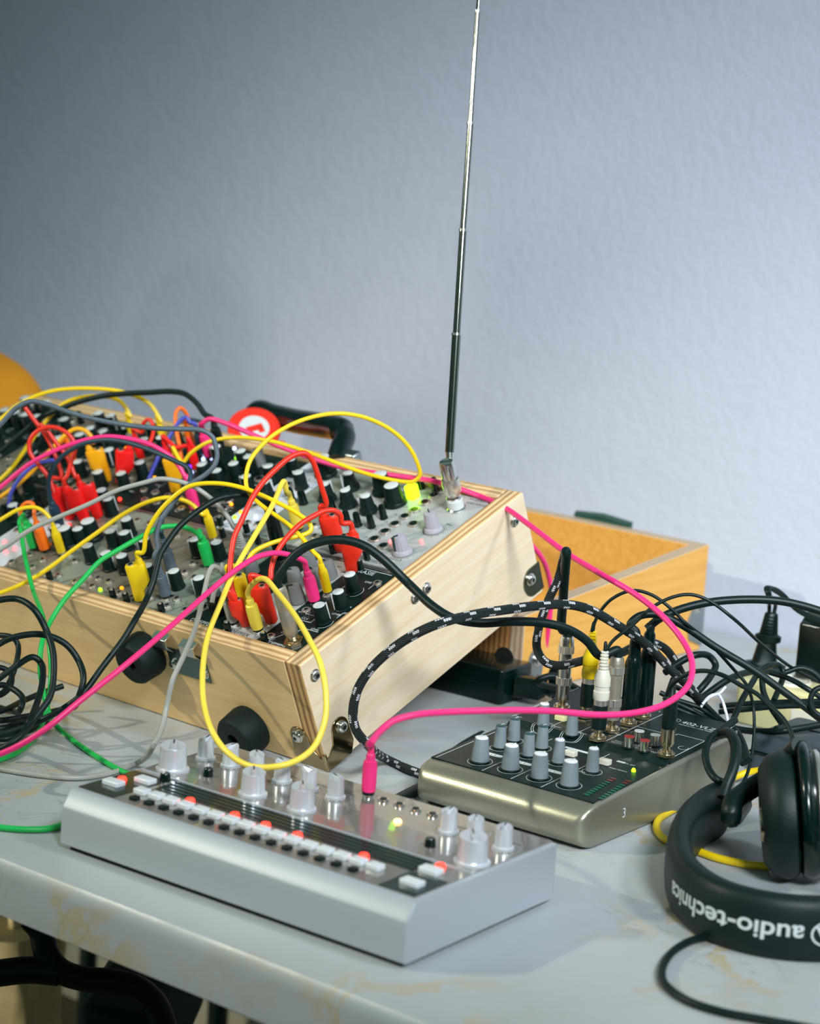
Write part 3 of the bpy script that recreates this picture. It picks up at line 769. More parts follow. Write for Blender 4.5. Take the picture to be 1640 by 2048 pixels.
def cable(name, label, cat, m, r, pts, a=None, b=None, group=None, jm=None, smooth=1, sub=8, braid=None, up_a=None, up_b=None):
    """a / b : (kind, mat, basepoint world, up, rot) plug at start / end"""
    anchor = (a or b)[2] if (a or b) else None
    root = thing(name, label, cat, Matrix.Translation(anchor) if anchor is not None else None, group)
    P = list(pts)
    if a:
        exa, ua = plug_at(root, a[0], a[1], a[2], a[3], rot=a[4] if len(a) > 4 else 0)
        P = [exa - ua*.002, exa+ua*.006] + P
    if b:
        exb, ub = plug_at(root, b[0], b[1], b[2], b[3], rot=b[4] if len(b) > 4 else 0)
        P = P + [exb+ub*.006, exb-ub*.002]
    W3 = spline(path3(P, r), sub)
    if smooth: W3 = smoothpath(W3, smooth)
    if anchor is None:
        root.matrix_basis = Matrix.Translation(W3[len(W3)//2])
    mi = root.matrix_basis.inverted()
    if braid:
        k0, k1 = braid; n = len(W3); W4 = [mi @ p for p in W3]
        mb = MB(); mb.tube(W4[int(n*k0):max(int(n*k1), 2)+1], r, 'braid', 12); mb.build('braided_cord', root)
        if k0 > 0: MB().tube(W4[:int(n*k0)+2], r*1.12, 'black', 12).build('shrink_sleeve', root)
        if k1 < 1: MB().tube(W4[int(n*k1)-1:], r*1.12, 'black', 12).build('shrink_sleeve', root)
    else:
        MB().tube([mi @ p for p in W3], r, m, 10).build('cord', root)
    return root
def pb(x, y): return CASE @ (pan(x, y)+V((0, 0, .0012)))    # plug base on the modules
U = u_
GP = 'patch cables on the synthesizer'
pc = lambda label, m, r, pts, a=None, b=None, **k: cable('patch_cable', label, 'patch cable', m, r, pts, a, b, GP, **k)
#  pink ones
pc('pink patch cable running from the front module down past the left rubber foot', 'pink', .0023,
   [(610, 1124), (586, 1112), (554, 1106), (517, 1113), (470, 1141), (420, 1182, 1.66), (330, 1263, 1.60), (246, 1334, 1.56), (160, 1402, 1.54), (95, 1455, 1.53), (40, 1490, 1.53), (-40, 1525, 1.53)], a=('fat', 'pink', pb(631, 1207), U))
TDT = None
# (pink long cable made after the bass synth is placed)
pc('yellow patch cable with the tall loop before the wall, ending at the black module', 'yellow', .0019,
   [(627, 1104), (608, 1080), (585, 1056), (556, 1034), (526, 1013), (501, 989), (492, 968), (497, 929), (515, 900), (550, 868), (605, 840), (670, 827), (730, 835), (785, 862), (820, 897), (838, 935), (840, 950), (827, 963), (802, 963), (746, 951), (705, 938), (666, 923), (600, 899), (540, 882), (470, 875), (415, 885), (380, 908), (365, 925)],
   a=('std', 'yellow', pb(658, 1192), U), b=('stack', 'amber', pb(356, 985), U))
pc('yellow patch cable from the big stackable plug, curling back to the DOEPFER module', 'yellow', .0020,
   [(286, 1105), (292, 1070), (310, 1035), (340, 1000), (380, 972), (438, 967), (489, 977), (520, 989), (555, 1005), (595, 1027), (620, 1048), (622, 1060), (612, 1068), (575, 1077), (536, 1089), (505, 1106), (489, 1130)],
   a=('stack', 'yellow', pb(285, 1202), U), b=('stack', 'yellow', pb(497, 1226), U, math.pi))
pc('pale yellow patch cable hanging in front of the case corner in a long loop', 'pale', .0023,
   [(515, 1160), (530, 1158), (556, 1186), (590, 1231, 1.60), (620, 1282, 1.56), (642, 1330, 1.54), (652, 1390, 1.53), (650, 1440, 1.525), (632, 1488, 1.52), (604, 1515, 1.51), (560, 1532, 1.50), (500, 1532, 1.51), (450, 1500, 1.53), (424, 1462, 1.54), (408, 1410, 1.56), (405, 1350, 1.58), (415, 1275, 1.62), (440, 1210, 1.66), (470, 1140), (510, 1070), (545, 1010), (568, 962, 1.79), (573, 985, 1.80)],
   a=('fat', 'pale', pb(517, 1264), U), b=('fat', 'pale', pb(598, 1062), U))
pc('yellow patch cable crossing the left front modules and leaving the frame', 'yellow', .0020,
   [(408, 1030), (380, 1006), (340, 995), (293, 1005), (244, 1030), (195, 1065), (146, 1100), (98, 1136), (58, 1161), (0, 1186), (-60, 1200)], a=('std', 'yellow', pb(429, 1083), U))
pc('yellow patch cable arching from the left edge to a plug among the red lights', 'yellow', .0019, [(104, 1043), (90, 1025), (70, 1015), (40, 1018), (0, 1040), (-50, 1070)], a=('std', 'yellow', pb(126, 1113), U))
pc('long yellow patch cable making the topmost arch at the back left', 'yellow', .0021, [(323, 845), (300, 808), (250, 785), (180, 777), (100, 783), (40, 808), (0, 840), (-50, 890)], a=('std', 'yellow', pb(333, 898), U))
pc('yellow patch cable making the lower arch at the back left', 'yellow', .0021, [(262, 835), (240, 802), (190, 792), (135, 803), (95, 838), (55, 892), (20, 940), (-30, 985)], a=('std', 'yellow', pb(272, 892), U))
pc('amber patch cable with a stackable plug beside the white light', 'amber', .0021, [(188, 885), (172, 862), (150, 858), (120, 880), (90, 915), (40, 965), (-30, 1015)], a=('stack', 'amber', pb(214, 965), U, math.pi))
# orange
pc('orange patch cable standing up tall in the middle and looping down to the left', 'orange', .0020,
   [(377, 842), (371, 824), (361, 816), (352, 825), (353, 860), (360, 898), (363, 937), (354, 972), (338, 1000), (308, 1038), (263, 1079), (215, 1098), (156, 1104), (107, 1093), (68, 1069), (45, 1042), (42, 1018), (53, 1006), (66, 1008)],
   a=('std', 'orange', pb(388, 905), U), b=('fat', 'orange', pb(92, 1104), U))
pc('orange patch cable leaving the frame at the far left edge', 'orange', .0020, [(126, 880), (95, 905), (50, 955), (0, 1000), (-40, 1030)], a=('std', 'orange', pb(150, 935), U))
# blue / navy / grey
pc('blue patch cable forming a big round loop over the left modules', 'blue', .0021,
   [(381, 845), (372, 835), (360, 842), (344, 865), (317, 914), (298, 957), (273, 1034), (260, 1069), (234, 1106), (205, 1132), (166, 1149), (127, 1147), (88, 1130), (49, 1097), (25, 1061), (18, 1024), (21, 989), (37, 960), (65, 932), (95, 922)],
   a=('std', 'navy', pb(408, 915), U), b=('std', 'black', pb(135, 990), U))
pc('slate grey patch cable whose plug stands next to the black knobs', 'slate', .0022,
   [(315, 1098), (313, 1069), (322, 1040), (337, 1018), (356, 992), (381, 968), (411, 949), (428, 932), (434, 915), (432, 895), (426, 875), (412, 864), (395, 859), (360, 858), (317, 857), (260, 851), (200, 841), (140, 825), (95, 809), (60, 803), (30, 818), (0, 850), (-40, 880)],
   a=('ribbed', 'slate', pb(334, 1197), U))
pc('navy patch cable arching under the pink one over the red plugs', 'navy', .0022,
   [(325, 1035), (335, 1015), (360, 985), (380, 960), (378, 938), (350, 922), (300, 900), (250, 884), (210, 880), (160, 890), (115, 922), (98, 958)],
   a=('ribbed', 'slate', pb(346, 1147), U), b=('fat', 'navy', pb(122, 1062), U))
pc('grey patch cable arching from the left edge to a ribbed plug by the white module', 'cordgrey', .0021,
   [(470, 1056), (454, 1031), (424, 999), (385, 972), (346, 960), (317, 958), (293, 964), (234, 981), (176, 1009), (117, 1034), (58, 1061), (0, 1100), (-50, 1120)], a=('ribbed', 'cordgrey', pb(496, 1135), U))
pc('pale grey patch cable drooping over the latch onto the table', 'cordgrey', .0022,
   [(447, 1148), (437, 1136), (426, 1133), (418, 1145), (410, 1178), (399, 1225, 1.70), (386, 1269, 1.66), (366, 1315, 1.63), (345, 1361, 1.62), (332, 1420, 1.62), (324, 1455, 1.61), (307, 1491, 1.59), (273, 1527, 't'), (222, 1546, 't'), (154, 1556, 't'), (68, 1549, 't'), (0, 1538, 't'), (-60, 1528, 't')],
   a=('std', 'cordgrey', pb(466, 1205), U))
mb = None
pc('short grey ribbed patch plug and lead beside the red front plug', 'cordgrey', .0021, [(448, 1188), (440, 1172), (430, 1180), (424, 1205)], a=('ribbed', 'cordgrey', pb(469, 1249), U))
# red
pc('red patch cable in a tall loop from the front row up to the back row', 'red', .0024,
   [(471, 1200), (464, 1178), (460, 1141), (463, 1104), (468, 1075), (483, 1042), (505, 995), (528, 962), (552, 938), (575, 918), (595, 908), (611, 907), (624, 920), (633, 942), (643, 974), (652, 1010)],
   a=('stacks', 'red', pb(491, 1255), U, math.pi), b=('stack', 'red', pb(681, 1104), U, math.pi))
pc('red patch cable in the shorter arch to the large red plug', 'red', .0023,
   [(684, 1046), (681, 1030), (668, 1021), (649, 1022), (624, 1034), (600, 1049), (570, 1080), (550, 1112), (542, 1141), (540, 1158)],
   a=('stack', 'red', pb(708, 1146), U), b=('stack', 'red', pb(543, 1248), U, math.pi*.9))
for k, (bx, by, pts, lab) in enumerate((
        (140, 1040, [(122, 955), (108, 905), (90, 868), (70, 842), (50, 815)], 'straight red patch cable, left of the three bright red plugs'),
        (170, 1046, [(135, 950), (142, 925), (150, 900), (146, 880), (130, 863), (105, 854), (78, 860), (60, 880), (60, 905), (78, 930), (98, 955), (108, 985)], 'red patch cable curling into a loop above the middle red plug'),
        (196, 1036, [(152, 955), (135, 915), (112, 885), (95, 862), (80, 848)], 'red patch cable leaning left from the rightmost bright red plug'))):
    pc(lab, 'red', .0021, pts, a=('stack', 'bred', pb(bx, by), U, math.pi))
pc('small red patch cable loop standing at the back row', 'red', .0019, [(284, 865), (286, 848), (297, 839), (306, 850), (304, 875), (292, 893)], a=('std', 'bred', pb(285, 925), U), b=('stack', 'bred', pb(245, 968), (U+V((.25, 0, 0))).normalized(), 0))
pc('red patch cable plugged behind the tall orange one', 'bred', .0021, [(352, 895), (368, 892), (385, 893), (388, 900)], a=('std', 'bred', pb(345, 940), U), b=('std', 'bred', pb(395, 945), U))
# green
pc('green patch cable running from the modules down the front and along the table', 'green', .0022,
   [(402, 1075), (395, 1067), (375, 1056), (352, 1052), (321, 1055), (280, 1075), (229, 1104), (200, 1122), (165, 1160), (130, 1198), (100, 1245, 1.75), (84, 1285, 1.73), (80, 1330, 1.72), (88, 1390, 1.72), (100, 1432, 1.72), (114, 1453, 't'), (160, 1491, 't'), (235, 1538, 't'), (275, 1556, 't')], a=('fat', 'green', pb(420, 1135), U))
pc('green patch cable dropping over the front beside the coiled black cable', 'green', .0021,
   [(46, 1030), (39, 1042), (43, 1069), (49, 1108), (57, 1145), (66, 1180, 1.84), (85, 1232, 1.77), (99, 1293, 1.74), (102, 1355, 1.73), (92, 1425, 1.71), (70, 1475, 't'), (30, 1508, 't'), (-30, 1530, 't')], a=('fat', 'green', pb(70, 1100), U))
# pink left and back
pc('pink patch cable arching over the red plugs from the left edge', 'pink', .0022, [(378, 972), (368, 950), (355, 928), (330, 905), (290, 885), (220, 873), (180, 878), (130, 893), (60, 927), (0, 975), (-50, 1010)], a=('fat', 'pink', pb(392, 1022), U))
# black leads
k1 = cable('audio_cable', 'thick plain black cable from the worn silver plug across the case side to the mixer', 'audio cable', 'cordblack', .0037, [], None, None) if False else None

# ------------------------------------------------------------------ BASS SYNTH (foreground)
TE, TN = basis(-.63036); TDM = frame(TE, TN, Z, V((.01484, 1.23947, .0003)))
td = thing('bass_line_synthesizer', 'silver tabletop bass synthesizer in the foreground with knobs, white keys and red lights', 'synthesizer', TDM)
TL, TD_ = .3055, .1724
def tdp(x, y, z=.0430):
    return TDM.inverted() @ hit(x, y, TDM @ V((0, 0, z)), Z)
prof = [(.002, .0035), (.0, .0048), (0, .0300), (.0012, .0322), (.0082, .0422), (.0105, .0432), (.012, .0434), (.170, .0426), (.1724, .0405), (.1724, .0048), (.170, .0035)]
mb = MB()
rings = []
for x, ins in ((-TL, .0018), (-TL+.0006, .0005), (-TL+.002, 0), (-.002, 0), (-.0006, .0005), (0, .0018)):
    rings.append([(x, min(max(y, ins), TD_-ins), min(max(z, ins*.6), .0434-ins)) for y, z in prof])
mb.rings(rings, 'tdbody', smooth=False); mb.build('housing', td)
mb = MB(); mb.box(-TL+.004, -.004, .0125, TD_-.0022, .0424, .0438, 'tdpanel'); mb.build('top_panel', td)
z0 = .0438
mb = MB(); mb.box(-TL+.006, -.006, .0745, .0765, z0-.0005, z0+.0008, 'tdbody'); mb.build('divider_trim', td)
mb = MB(); mb.box(-.262, -.034, .0500, .0735, z0-.0004, z0+.0006, 'tddark')
for k in range(4): mb.box(-.262, -.034, .0535+k*.0055, .0542+k*.0055, z0+.0005, z0+.0012, 'inkd')
mb.build('display_strip', td)
MB().box(-.302, -.268, .0135, .0700, z0-.0004, z0+.0004, 'tddark').build('control_bezel', td); MB().box(-.034, -.005, .0135, .050, z0-.0004, z0+.0004, 'tddark').build('control_bezel', td)
def tdknob(r, h):
    mb = MB(); mb.lathe([(r*1.2, 0), (r*1.2, .0016), (r*1.02, .0022), (r, .003), (r*.93, h-.0015)], 'tdknob', n=36, flute=.04, fz=(.0025, h))
    n = 36; top = []; rim = [(r*.93*math.cos(2*math.pi*j/n), r*.93*math.sin(2*math.pi*j/n)) for j in range(n)]
    mb.rings([[(x, y, h-.0016) for x, y in rim], [(x*.97, y*.97, h+.0006*max(0, 1-abs(x)/(r*.9))+.0012*(y/r)) for x, y in rim]], 'tdknob', smooth=False)
    mb.box(-r*.16, r*.16, -r*.85, r*.95, h-.0004, h+.0016, 'tdknob'); mb.box(-.0005, .0005, 0, r*.9, h+.0015, h+.0019, 'inkd')
    return mb
for k, (r, h) in {'tk_s': (.0062, .0150), 'tk_m': (.0088, .0170), 'tk_l': (.0104, .0185)}.items(): lib(k, tdknob(r, h))
for a, rot in ((288.5, .3), (263.5, 0), (238.5, .8), (213.5, 1.2), (188.5, 1.4), (163.5, 1.1), (64, .2), (41.5, .6), (18.0, .4)):
    obj('knob', LIB['tk_s'], td, Matrix.Translation((-a/1000, .1315, z0)) @ Matrix.Rotation(rot, 4, 'Z'))
for a, k in ((285.5, 'tk_l'), (207.8, 'tk_m'), (162.5, 'tk_m'), (12.5+4, 'tk_l')):
    obj('knob', LIB[k], td, Matrix.Translation((-a/1000, .0925, z0)) @ Matrix.Rotation(.7, 4, 'Z'))
lib('tdmini', MB().lathe([(.0040, 0), (.0036, .0052), (.0028, .0062)], 'blackg', n=16))
for a, b in ((271, 69.2), (258, 100.9), (54.6, 97.9)): obj('mini_knob', LIB['tdmini'], td, Matrix.Translation((-a/1000, b/1000, z0)))
mb = MB(); mb.lathe([(.0042, 0), (.0040, .0018), (.0026, .0020), (.0024, .0012)], 'chrome', n=20); mb.lathe([(.0025, .0012), (.0023, .0024)], 'black', n=14); lib('tdjack', mb)
for a in (149.2, 135.3, 121, 106.5, 91.8): obj('jack_socket', LIB['tdjack'], td, Matrix.Translation((-a/1000, .1515, z0)))
lib('tdbtn', MB().rbox(-.0054, .0054, -.0042, .0042, 0, .0034, .0012, 'tdbtn', rt=.0006))
for k in range(16): obj('step_button', LIB['tdbtn'], td, Matrix.Translation((-(262-k*13.9)/1000, .0362, z0)))
lib('tdkey', MB().rbox(-.0030, .0030, -.0030, .0030, 0, .0028, .0008, 'black', rt=.0005))
for k in range(15): obj('black_key', LIB['tdkey'], td, Matrix.Translation((-(255-k*13.9)/1000, .0215, z0)))
lib('tdfn', MB().rbox(-.0075, .0075, -.0048, .0048, 0, .0034, .0012, 'tdbtn', rt=.0006))
for a, b in ((289, 35), (278, 56), (24, 57), (19, 30)): obj('function_button', LIB['tdfn'], td, Matrix.Translation((-a/1000, b/1000, z0)))
lib('tdled', MB().lathe([(.0034, 0), (.0034, .0022), (.0028, .0032), (.0012, .0036)], 'led_red', n=18))
for a, b in ((290.4, 45), (224.8, 45.5), (183, 45.3), (155, 45.3), (127, 45.4), (70.6, 46), (24.5, 68.1)): obj('red_light', LIB['tdled'], td, Matrix.Translation((-a/1000, b/1000, z0)))
lib('tdledo', MB().lathe([(.0029, 0), (.0029, .0012), (.0022, .002)], 'led_warm', n=16)); obj('orange_light', LIB['tdledo'], td, Matrix.Translation((-.100, .1217, z0)))
mb = MB()
for k, a in enumerate((288.5, 263.5, 238.5, 213.5, 188.5, 163.5, 64, 41.5, 18)):
    text(mb, ['TUNING', 'CUTOFF', 'RES', 'ENV', 'DECAY', 'ACCENT', 'TEMPO', 'DIST', 'TONE'][k], .0036, Matrix.Translation((-a/1000, .1445, z0+.00012)), 'inkd', 'CENTER')
    for g in range(11):
        t = math.radians(-60+30*g); cx, cy = -a/1000, .1315
        mb.box(cx+.0095*math.cos(t)-.0005, cx+.0095*math.cos(t)+.0005, cy+.0095*math.sin(t)-.0005, cy+.0095*math.sin(t)+.0005, z0, z0+.0001, 'inkd')
mb.build('printed_legend', td)
MB().box(-TL+.006, -.006, .005, TD_-.006, -.0002, .0040, 'rubber').build('underside_pad', td)

# long pink cable
cable('patch_cable', 'long pink patch cable swooping from foreground synthesizer over the mixer and across the case', 'patch cable', 'pink', .0024,
      [(741, 1488, 1.392), (758, 1465, 1.41), (785, 1443, 1.42), (830, 1430, 1.43), (900, 1424, 1.45), (1000, 1421, 1.47), (1100, 1422, 1.49), (1200, 1430, 1.51), (1280, 1424, 1.53), (1340, 1403, 1.55), (1378, 1368, 1.57), (1384, 1325, 1.59), (1368, 1285, 1.61), (1330, 1237, 1.63), (1270, 1188, 1.66), (1200, 1147, 1.69), (1130, 1104, 1.74), (1060, 1051, 1.79), (1000, 1010, 1.84), (920, 978, 1.872), (870, 963, 1.88), (780, 950, 1.90), (700, 938, 1.93), (640, 922), (560, 893), (500, 867), (450, 846), (418, 838), (403, 848, 2.02)],
      a=('fat', 'pink', TDM @ V((-.1492, .1515, z0+.0012)), Z), b=('fat', 'pink', pb(421, 918), U), group=GP)
cable('patch_cable', 'out-of-focus pink cable curving down behind the right end of the case', 'patch cable', 'pink', .0024, [(960, 1130, 1.93), (1000, 1090, 1.93), (1045, 1075, 1.93), (1065, 1092, 1.945), (1085, 1118, 1.96), (1097, 1150, 1.98), (1103, 1185, 1.99), (1098, 1250, 2.0), (1085, 1330, 2.02)], group=GP)

# ------------------------------------------------------------------ MIXER
ME, MN = basis(-.64055); ms = 0
MKM = frame(ME, MN, Z, V((.15721, 1.50706, .0003)))
mx = thing('audio_mixer', 'small champagne and black mixer with grey knobs and upright plugs, right of the case', 'mixer', MKM)
def mz(v): return .036+(.014)*v/.204+ (0.0035 if v > .093 else 0)
def mkp(x, y):
    P0 = MKM @ V((0, 0, .036)); k = .014/.204; N = ME.cross((MN+Z*k)).normalized()
    q = MKM.inverted() @ hit(x, y, P0, N); return q
XR, XL, YF, YB = .0035, -.1530, -.0300, .2030
def mprof(y, side):  # height of body top
    return 0
# body: loft along y
rings = []
def sect(y, zt, zb, xl, xr, r=.006):
    P = []
    for cx, cz, a0 in ((xr-r, zt-r, 0), (xl+r, zt-r, 1), (xl+r, zb+r, 2), (xr-r, zb+r, 3)):
        for j in range(5):
            a = (a0+j/4)*math.pi/2; P.append((cx+r*math.cos(a), y, cz+r*math.sin(a)))
    return P
for y, zt, zb, ins in ((YF, .020, .012, .008), (YF+.0012, .0245, .009, .0045), (YF+.004, .0285, .0055, .0018), (YF+.008, .0318, .003, .0004), (YF+.014, .0335, .001, 0), (-.010, .0352, 0, 0), (.093, .0425, 0, 0), (.205, .0502, 0, 0)):
    rings.append(sect(y, zt, zb, XL+ins, XR-ins, min(.004, (zt-zb)*.45)))
MB().rings(rings, 'mkbody').build('chassis', mx)
mb = MB()
def slab(mb, x0, x1, y0, y1, za0, za1, m, dz=.0015):
    vs = [(x0, y0, za0-dz), (x1, y0, za0-dz), (x1, y1, za1-dz), (x0, y1, za1-dz), (x0, y0, za0), (x1, y0, za0), (x1, y1, za1), (x0, y1, za1)]
    mb.add(vs, [(0, 3, 2, 1), (4, 5, 6, 7), (0, 1, 5, 4), (1, 2, 6, 5), (2, 3, 7, 6), (3, 0, 4, 7)], m)
def mt_(y): return .0352+(.0502-.0352)*(y+.010)/.215+.0006
slab(mb, XL+.003, XR-.003, -.0125, .090, mt_(-.0125), mt_(.090), 'blackpanel')
slab(mb, XL+.003, XR-.003, .090, .097, mt_(.090), mt_(.097)+.004, 'blackpanel')
slab(mb, XL+.003, XR-.003, .097, .203, mt_(.097)+.004, mt_(.203)+.004, 'blackpanel', .005)
def mtz(y): return mt_(y)+(0 if y < .09 else .004 if y > .097 else .004*(y-.09)/.007)
mb.build('control_panel', mx)
mb = MB()
def ML(x0, y0, x1, y1, w=.0006, m='ink'):
    a = V((x0, y0)); b = V((x1, y1)); d = (b-a).normalized(); q = V((-d.y, d.x))*w/2
    mb.add([(p.x, p.y, mtz(p.y)+.00012) for p in (a+q, b+q, b-q, a-q)], [(3, 2, 1, 0)], m)
def MR(x, y, R, n=28, a0=0, a1=6.283):
    for i in range(n):
        t0, t1 = a0+(a1-a0)*i/n, a0+(a1-a0)*(i+1)/n; ML(x+R*math.cos(t0), y+R*math.sin(t0), x+R*math.cos(t1), y+R*math.sin(t1), .0004)
kt = MKM.inverted()
big = [(960, 1523), (1020, 1539), (1078, 1556), (1138, 1571)]
sm_d = [(999, 1496), (1027, 1482), (1056, 1512), (1083, 1497)]
sm_l = [(1116, 1526), (1184, 1544), (1086, 1451), (1143, 1467)]
def mplace(x, y):
    q = mkp(x, y); 
    for _ in range(3):
        q = kt @ hit(x, y, MKM @ V((0, 0, mtz(q.y))), Z)
    return V((q.x, q.y, mtz(q.y)))
def mxknob(r, h, cap, flute=.07):
    k = MB(); k.lathe([(r*1.12, 0), (r*1.08, .0012)], 'black', n=24)
    k.lathe([(r, .0012), (r, .004), (r*.82, h-.001), (r*.76, h)], 'mixknob', n=32, flute=flute, fz=(.003, h-.0005))
    k.lathe([(r*.74, h-.0002), (r*.72, h+.0008), (r*.60, h+.0012)], cap, n=24); k.box(-.0004, .0004, 0, r*.8, h+.0006, h+.0014, 'white'); return k
lib('mk_big', mxknob(.0071, .0190, 'mixcap')); lib('mk_sd', mxknob(.0052, .0180, 'mixdark')); lib('mk_sl', mxknob(.0052, .0185, 'mixcap'))
for L_, k in ((big, 'mk_big'), (sm_d, 'mk_sd'), (sm_l, 'mk_sl')):
    for x, y in L_:
        p = mplace(x, y); obj('knob', LIB[k], mx, Matrix.Translation(p)); MR(p.x, p.y, .0098 if k == 'mk_big' else .0078)
        if p.y > .09: MR(p.x, p.y, .0095)
for x0, y0, x1, y1 in ((-.1015, -.012, -.1015, .085), (-.0745, -.012, -.0745, .055), (-.047, -.012, -.047, .085), (-.113, .099, -.113, .2), (-.088, .099, -.088, .2), (-.060, .100, -.060, .200), (-.025, .100, -.025, .152), (-.025, .152, 0, .152), (.0003, .099, .0003, .2), (-.1515, .10, -.1515, .20), (-.146, -.012, -.146, .085), (-.060, .146, -.030, .146)):
    ML(x0, y0, x1, y1)
# white strip with symbols
[slab(mb, x0, x0+.017, .0205, .0252, mt_(.0205)+.0002, mt_(.0252)+.0002, 'ink', .0002) for x0 in (-.124, -.096, -.068)]; slab(mb, -.083, -.052, .074, .0772, mt_(.074)+.0002, mt_(.0772)+.0002, 'ink', .0002); slab(mb, -.034, -.027, .074, .0768, mt_(.074)+.0002, mt_(.0768)+.0002, 'ink', .0002)
def MT(s, size, x, y, al='LEFT', m='ink'): text(mb, s, size, Matrix.Translation((x, y, mtz(y)+.0002)) @ Matrix.Rotation(.07, 4, 'X'), m, al)
for k in range(4): MT('3 4', .0042, -.1185+k*.028, .0213, m='inkd') if k < 3 else None
for s, size, x, y in (('402-VLZ3', .0088, -.0375, .1775), ('PREMIUM MIC / LINE MIXER', .0026, -.0375, .1735), ('LINE IN 3-4', .0038, -.092, .1005), ('MAIN OUT', .0038, -.088, .148), ('PHONES', .0036, -.022, .1005), ('TAPE', .0032, -.055, .1035), ('OUTPUT', .0032, -.056, .1000), ('TAPE', .0032, -.036, .1035), ('INPUT', .0032, -.036, .1000),
                      ('MONO', .0030, -.068, .118), ('PAN', .0032, -.150, .098+.003), ('TRIM', .0032, -.112, .1005), ('LEVEL SET', .0028, -.030, .074), ('MAIN METERS', .0026, -.031, .058), ('L', .003, -.066, .165), ('R', .003, -.066, .19), ('MAIN MIX', .0028, -.045, .0355), ('LOW 80Hz', .0025, -.136, .031), ('HI 12k', .0025, -.110, .053)):
    MT(s, size, x, y)
MR(-.0435, .181, .0038); MT('M', .0038, -.0452, .1796); MR(-.0045, .126, .004, 14, 2.0, 7.0)
lg = mb.build('printed_legend', mx)
for x, y in ((1141, 1511), (1209, 1528), (1122, 1440)):
    p = mplace(x, y); MB().rbox(-.0048, .0048, -.0033, .0033, 0, .0042, .0008, 'creamw' if x != 1122 else 'cream', rt=.0005).build('push_button', mx, Matrix.Translation(p))
mb = MB(); nut(mb, .0078, .0026, .0034, 'gold'); lib('mkjack', mb)
JK = {}
for nm, (x, y) in dict(s1=(1123, 1418), rw=(1195, 1479), s2=(1222, 1463), b1=(1257, 1449), b2=(1285, 1435), ry=(1172, 1434), ph=(1332, 1512)).items():
    p = mplace(x, y); JK[nm] = MKM @ (p+V((0, 0, .0045))); obj('jack_socket', LIB['mkjack'], mx, Matrix.Translation(p))
for (x, y), c in (((1257, 1494), 'phonored'), ((1277, 1483), 'white'), ((1288, 1502), 'phonored'), ((1309, 1491), 'white')):
    p = mplace(x, y); mb = MB(); mb.lathe([(.0052, 0), (.005, .001)], 'black', n=20); mb.lathe([(.0041, .001), (.0041, .0085)], 'chrome', n=20)
    mb.lathe([(.0041, .0083), (.0040, .0092), (.0018, .0093)], c, n=20); mb.build('phono_socket', mx, Matrix.Translation(p))
p = mplace(1267, 1543); MB().lathe([(.0017, 0), (.0017, .0012), (.001, .0026)], 'led_bgreen', n=14).build('power_light', mx, Matrix.Translation(p))
for r0, r1 in (((1173, 1590), (1226, 1558)), ((1203, 1598), (1256, 1563))):
    for k in range(10):
        t = k/9; p = mplace(r0[0]+(r1[0]-r0[0])*t, r0[1]+(r1[1]-r0[1])*t)
        MB().box(-.0022, .0022, -.0010, .0010, .0001, .0006, 'led_off' if k < 8 else 'led_offred').build('meter_light', mx, Matrix.Translation(p))
mb = MB(); MB_ = None
T = Matrix.Translation((XR+.0004, .028, .020)) @ frame(V((0, 1, 0)), V((0, 0, 1)), V((1, 0, 0)), V((0, 0, 0)))
mb.add([], [], 'ink'); text(mb, '3', .011, T @ Matrix.Translation((-.003, -.004, 0)), 'ink')
mb.build('side_logo', mx)
MB().box(XL+.01, XR-.01, YF+.02, YB-.01, -.0002, .0006, 'rubber').build('underside_pad', mx)

# ------------------------------------------------------------------ mixer cables
AG = 'audio cables plugged into the mixer'
def ac(label, m, r, pts, a=None, b=None, **k): return cable('audio_cable', label, 'audio cable', m, r, pts, a, b, AG, **k)
MU = (Z*1.0).normalized()
ac('thick plain black cable from the worn silver plug, across the case side, to the mixer', 'cordblack', .0036,
   [(579, 1121), (610, 1095), (652, 1081), (688, 1080), (725, 1090), (761, 1114), (820, 1170, 1.66), (865, 1212, 1.64), (905, 1236, 1.63), (958, 1246), (1023, 1243), (1089, 1246), (1140, 1260), (1175, 1283), (1200, 1312)],
   a=('quarter', 'silverplug', CASE @ (pan(588, 1286)+V((0, 0, .0040))), U), b=('quarterk', 'silverplug', JK['s2'], MU))
ac('black braided cable folded over at its top, from the leftmost silver plug on the mixer', 'braid', .0036,
   [(1125, 1260), (1126, 1200), (1131, 1130), (1133, 1104, 1.665), (1128, 1112, 1.68), (1117, 1156, 1.69), (1094, 1207, 1.70), (1076, 1262, 1.71), (1074, 1298, 1.71), (1088, 1322, 1.71), (1117, 1331), (1156, 1324), (1195, 1313), (1242, 1306, 1.76), (1275, 1290, 1.77), (1304, 1285), (1330, 1297), (1351, 1324), (1371, 1363), (1392, 1395), (1425, 1430, 1.80), (1470, 1470, 1.82)],
   a=('quarterk', 'chrome', JK['s1'], MU), braid=(.24, 1))
TDB = TDM @ V((-.118, TD_+.002, .020))
ac('braided black and white cable sweeping from behind the mixer to the foreground synthesizer', 'braid', .0038,
      [(760, 1618, 't'), (800, 1596, 't'), (835, 1578, 't'), (860, 1564, 't'), (850, 1551, 't'), (820, 1540, 't'), (776, 1520, 't'), (735, 1489, 1.64), (711, 1458, 1.63), (706, 1424), (714, 1383), (735, 1346), (772, 1308), (820, 1274), (878, 1247, 1.585), (960, 1227), (1000, 1221), (1078, 1211), (1133, 1209), (1176, 1218), (1234, 1250), (1293, 1289, 1.70), (1340, 1338), (1390, 1386), (1429, 1437, 1.78), (1470, 1480, 1.80)], braid=(.10, 1))
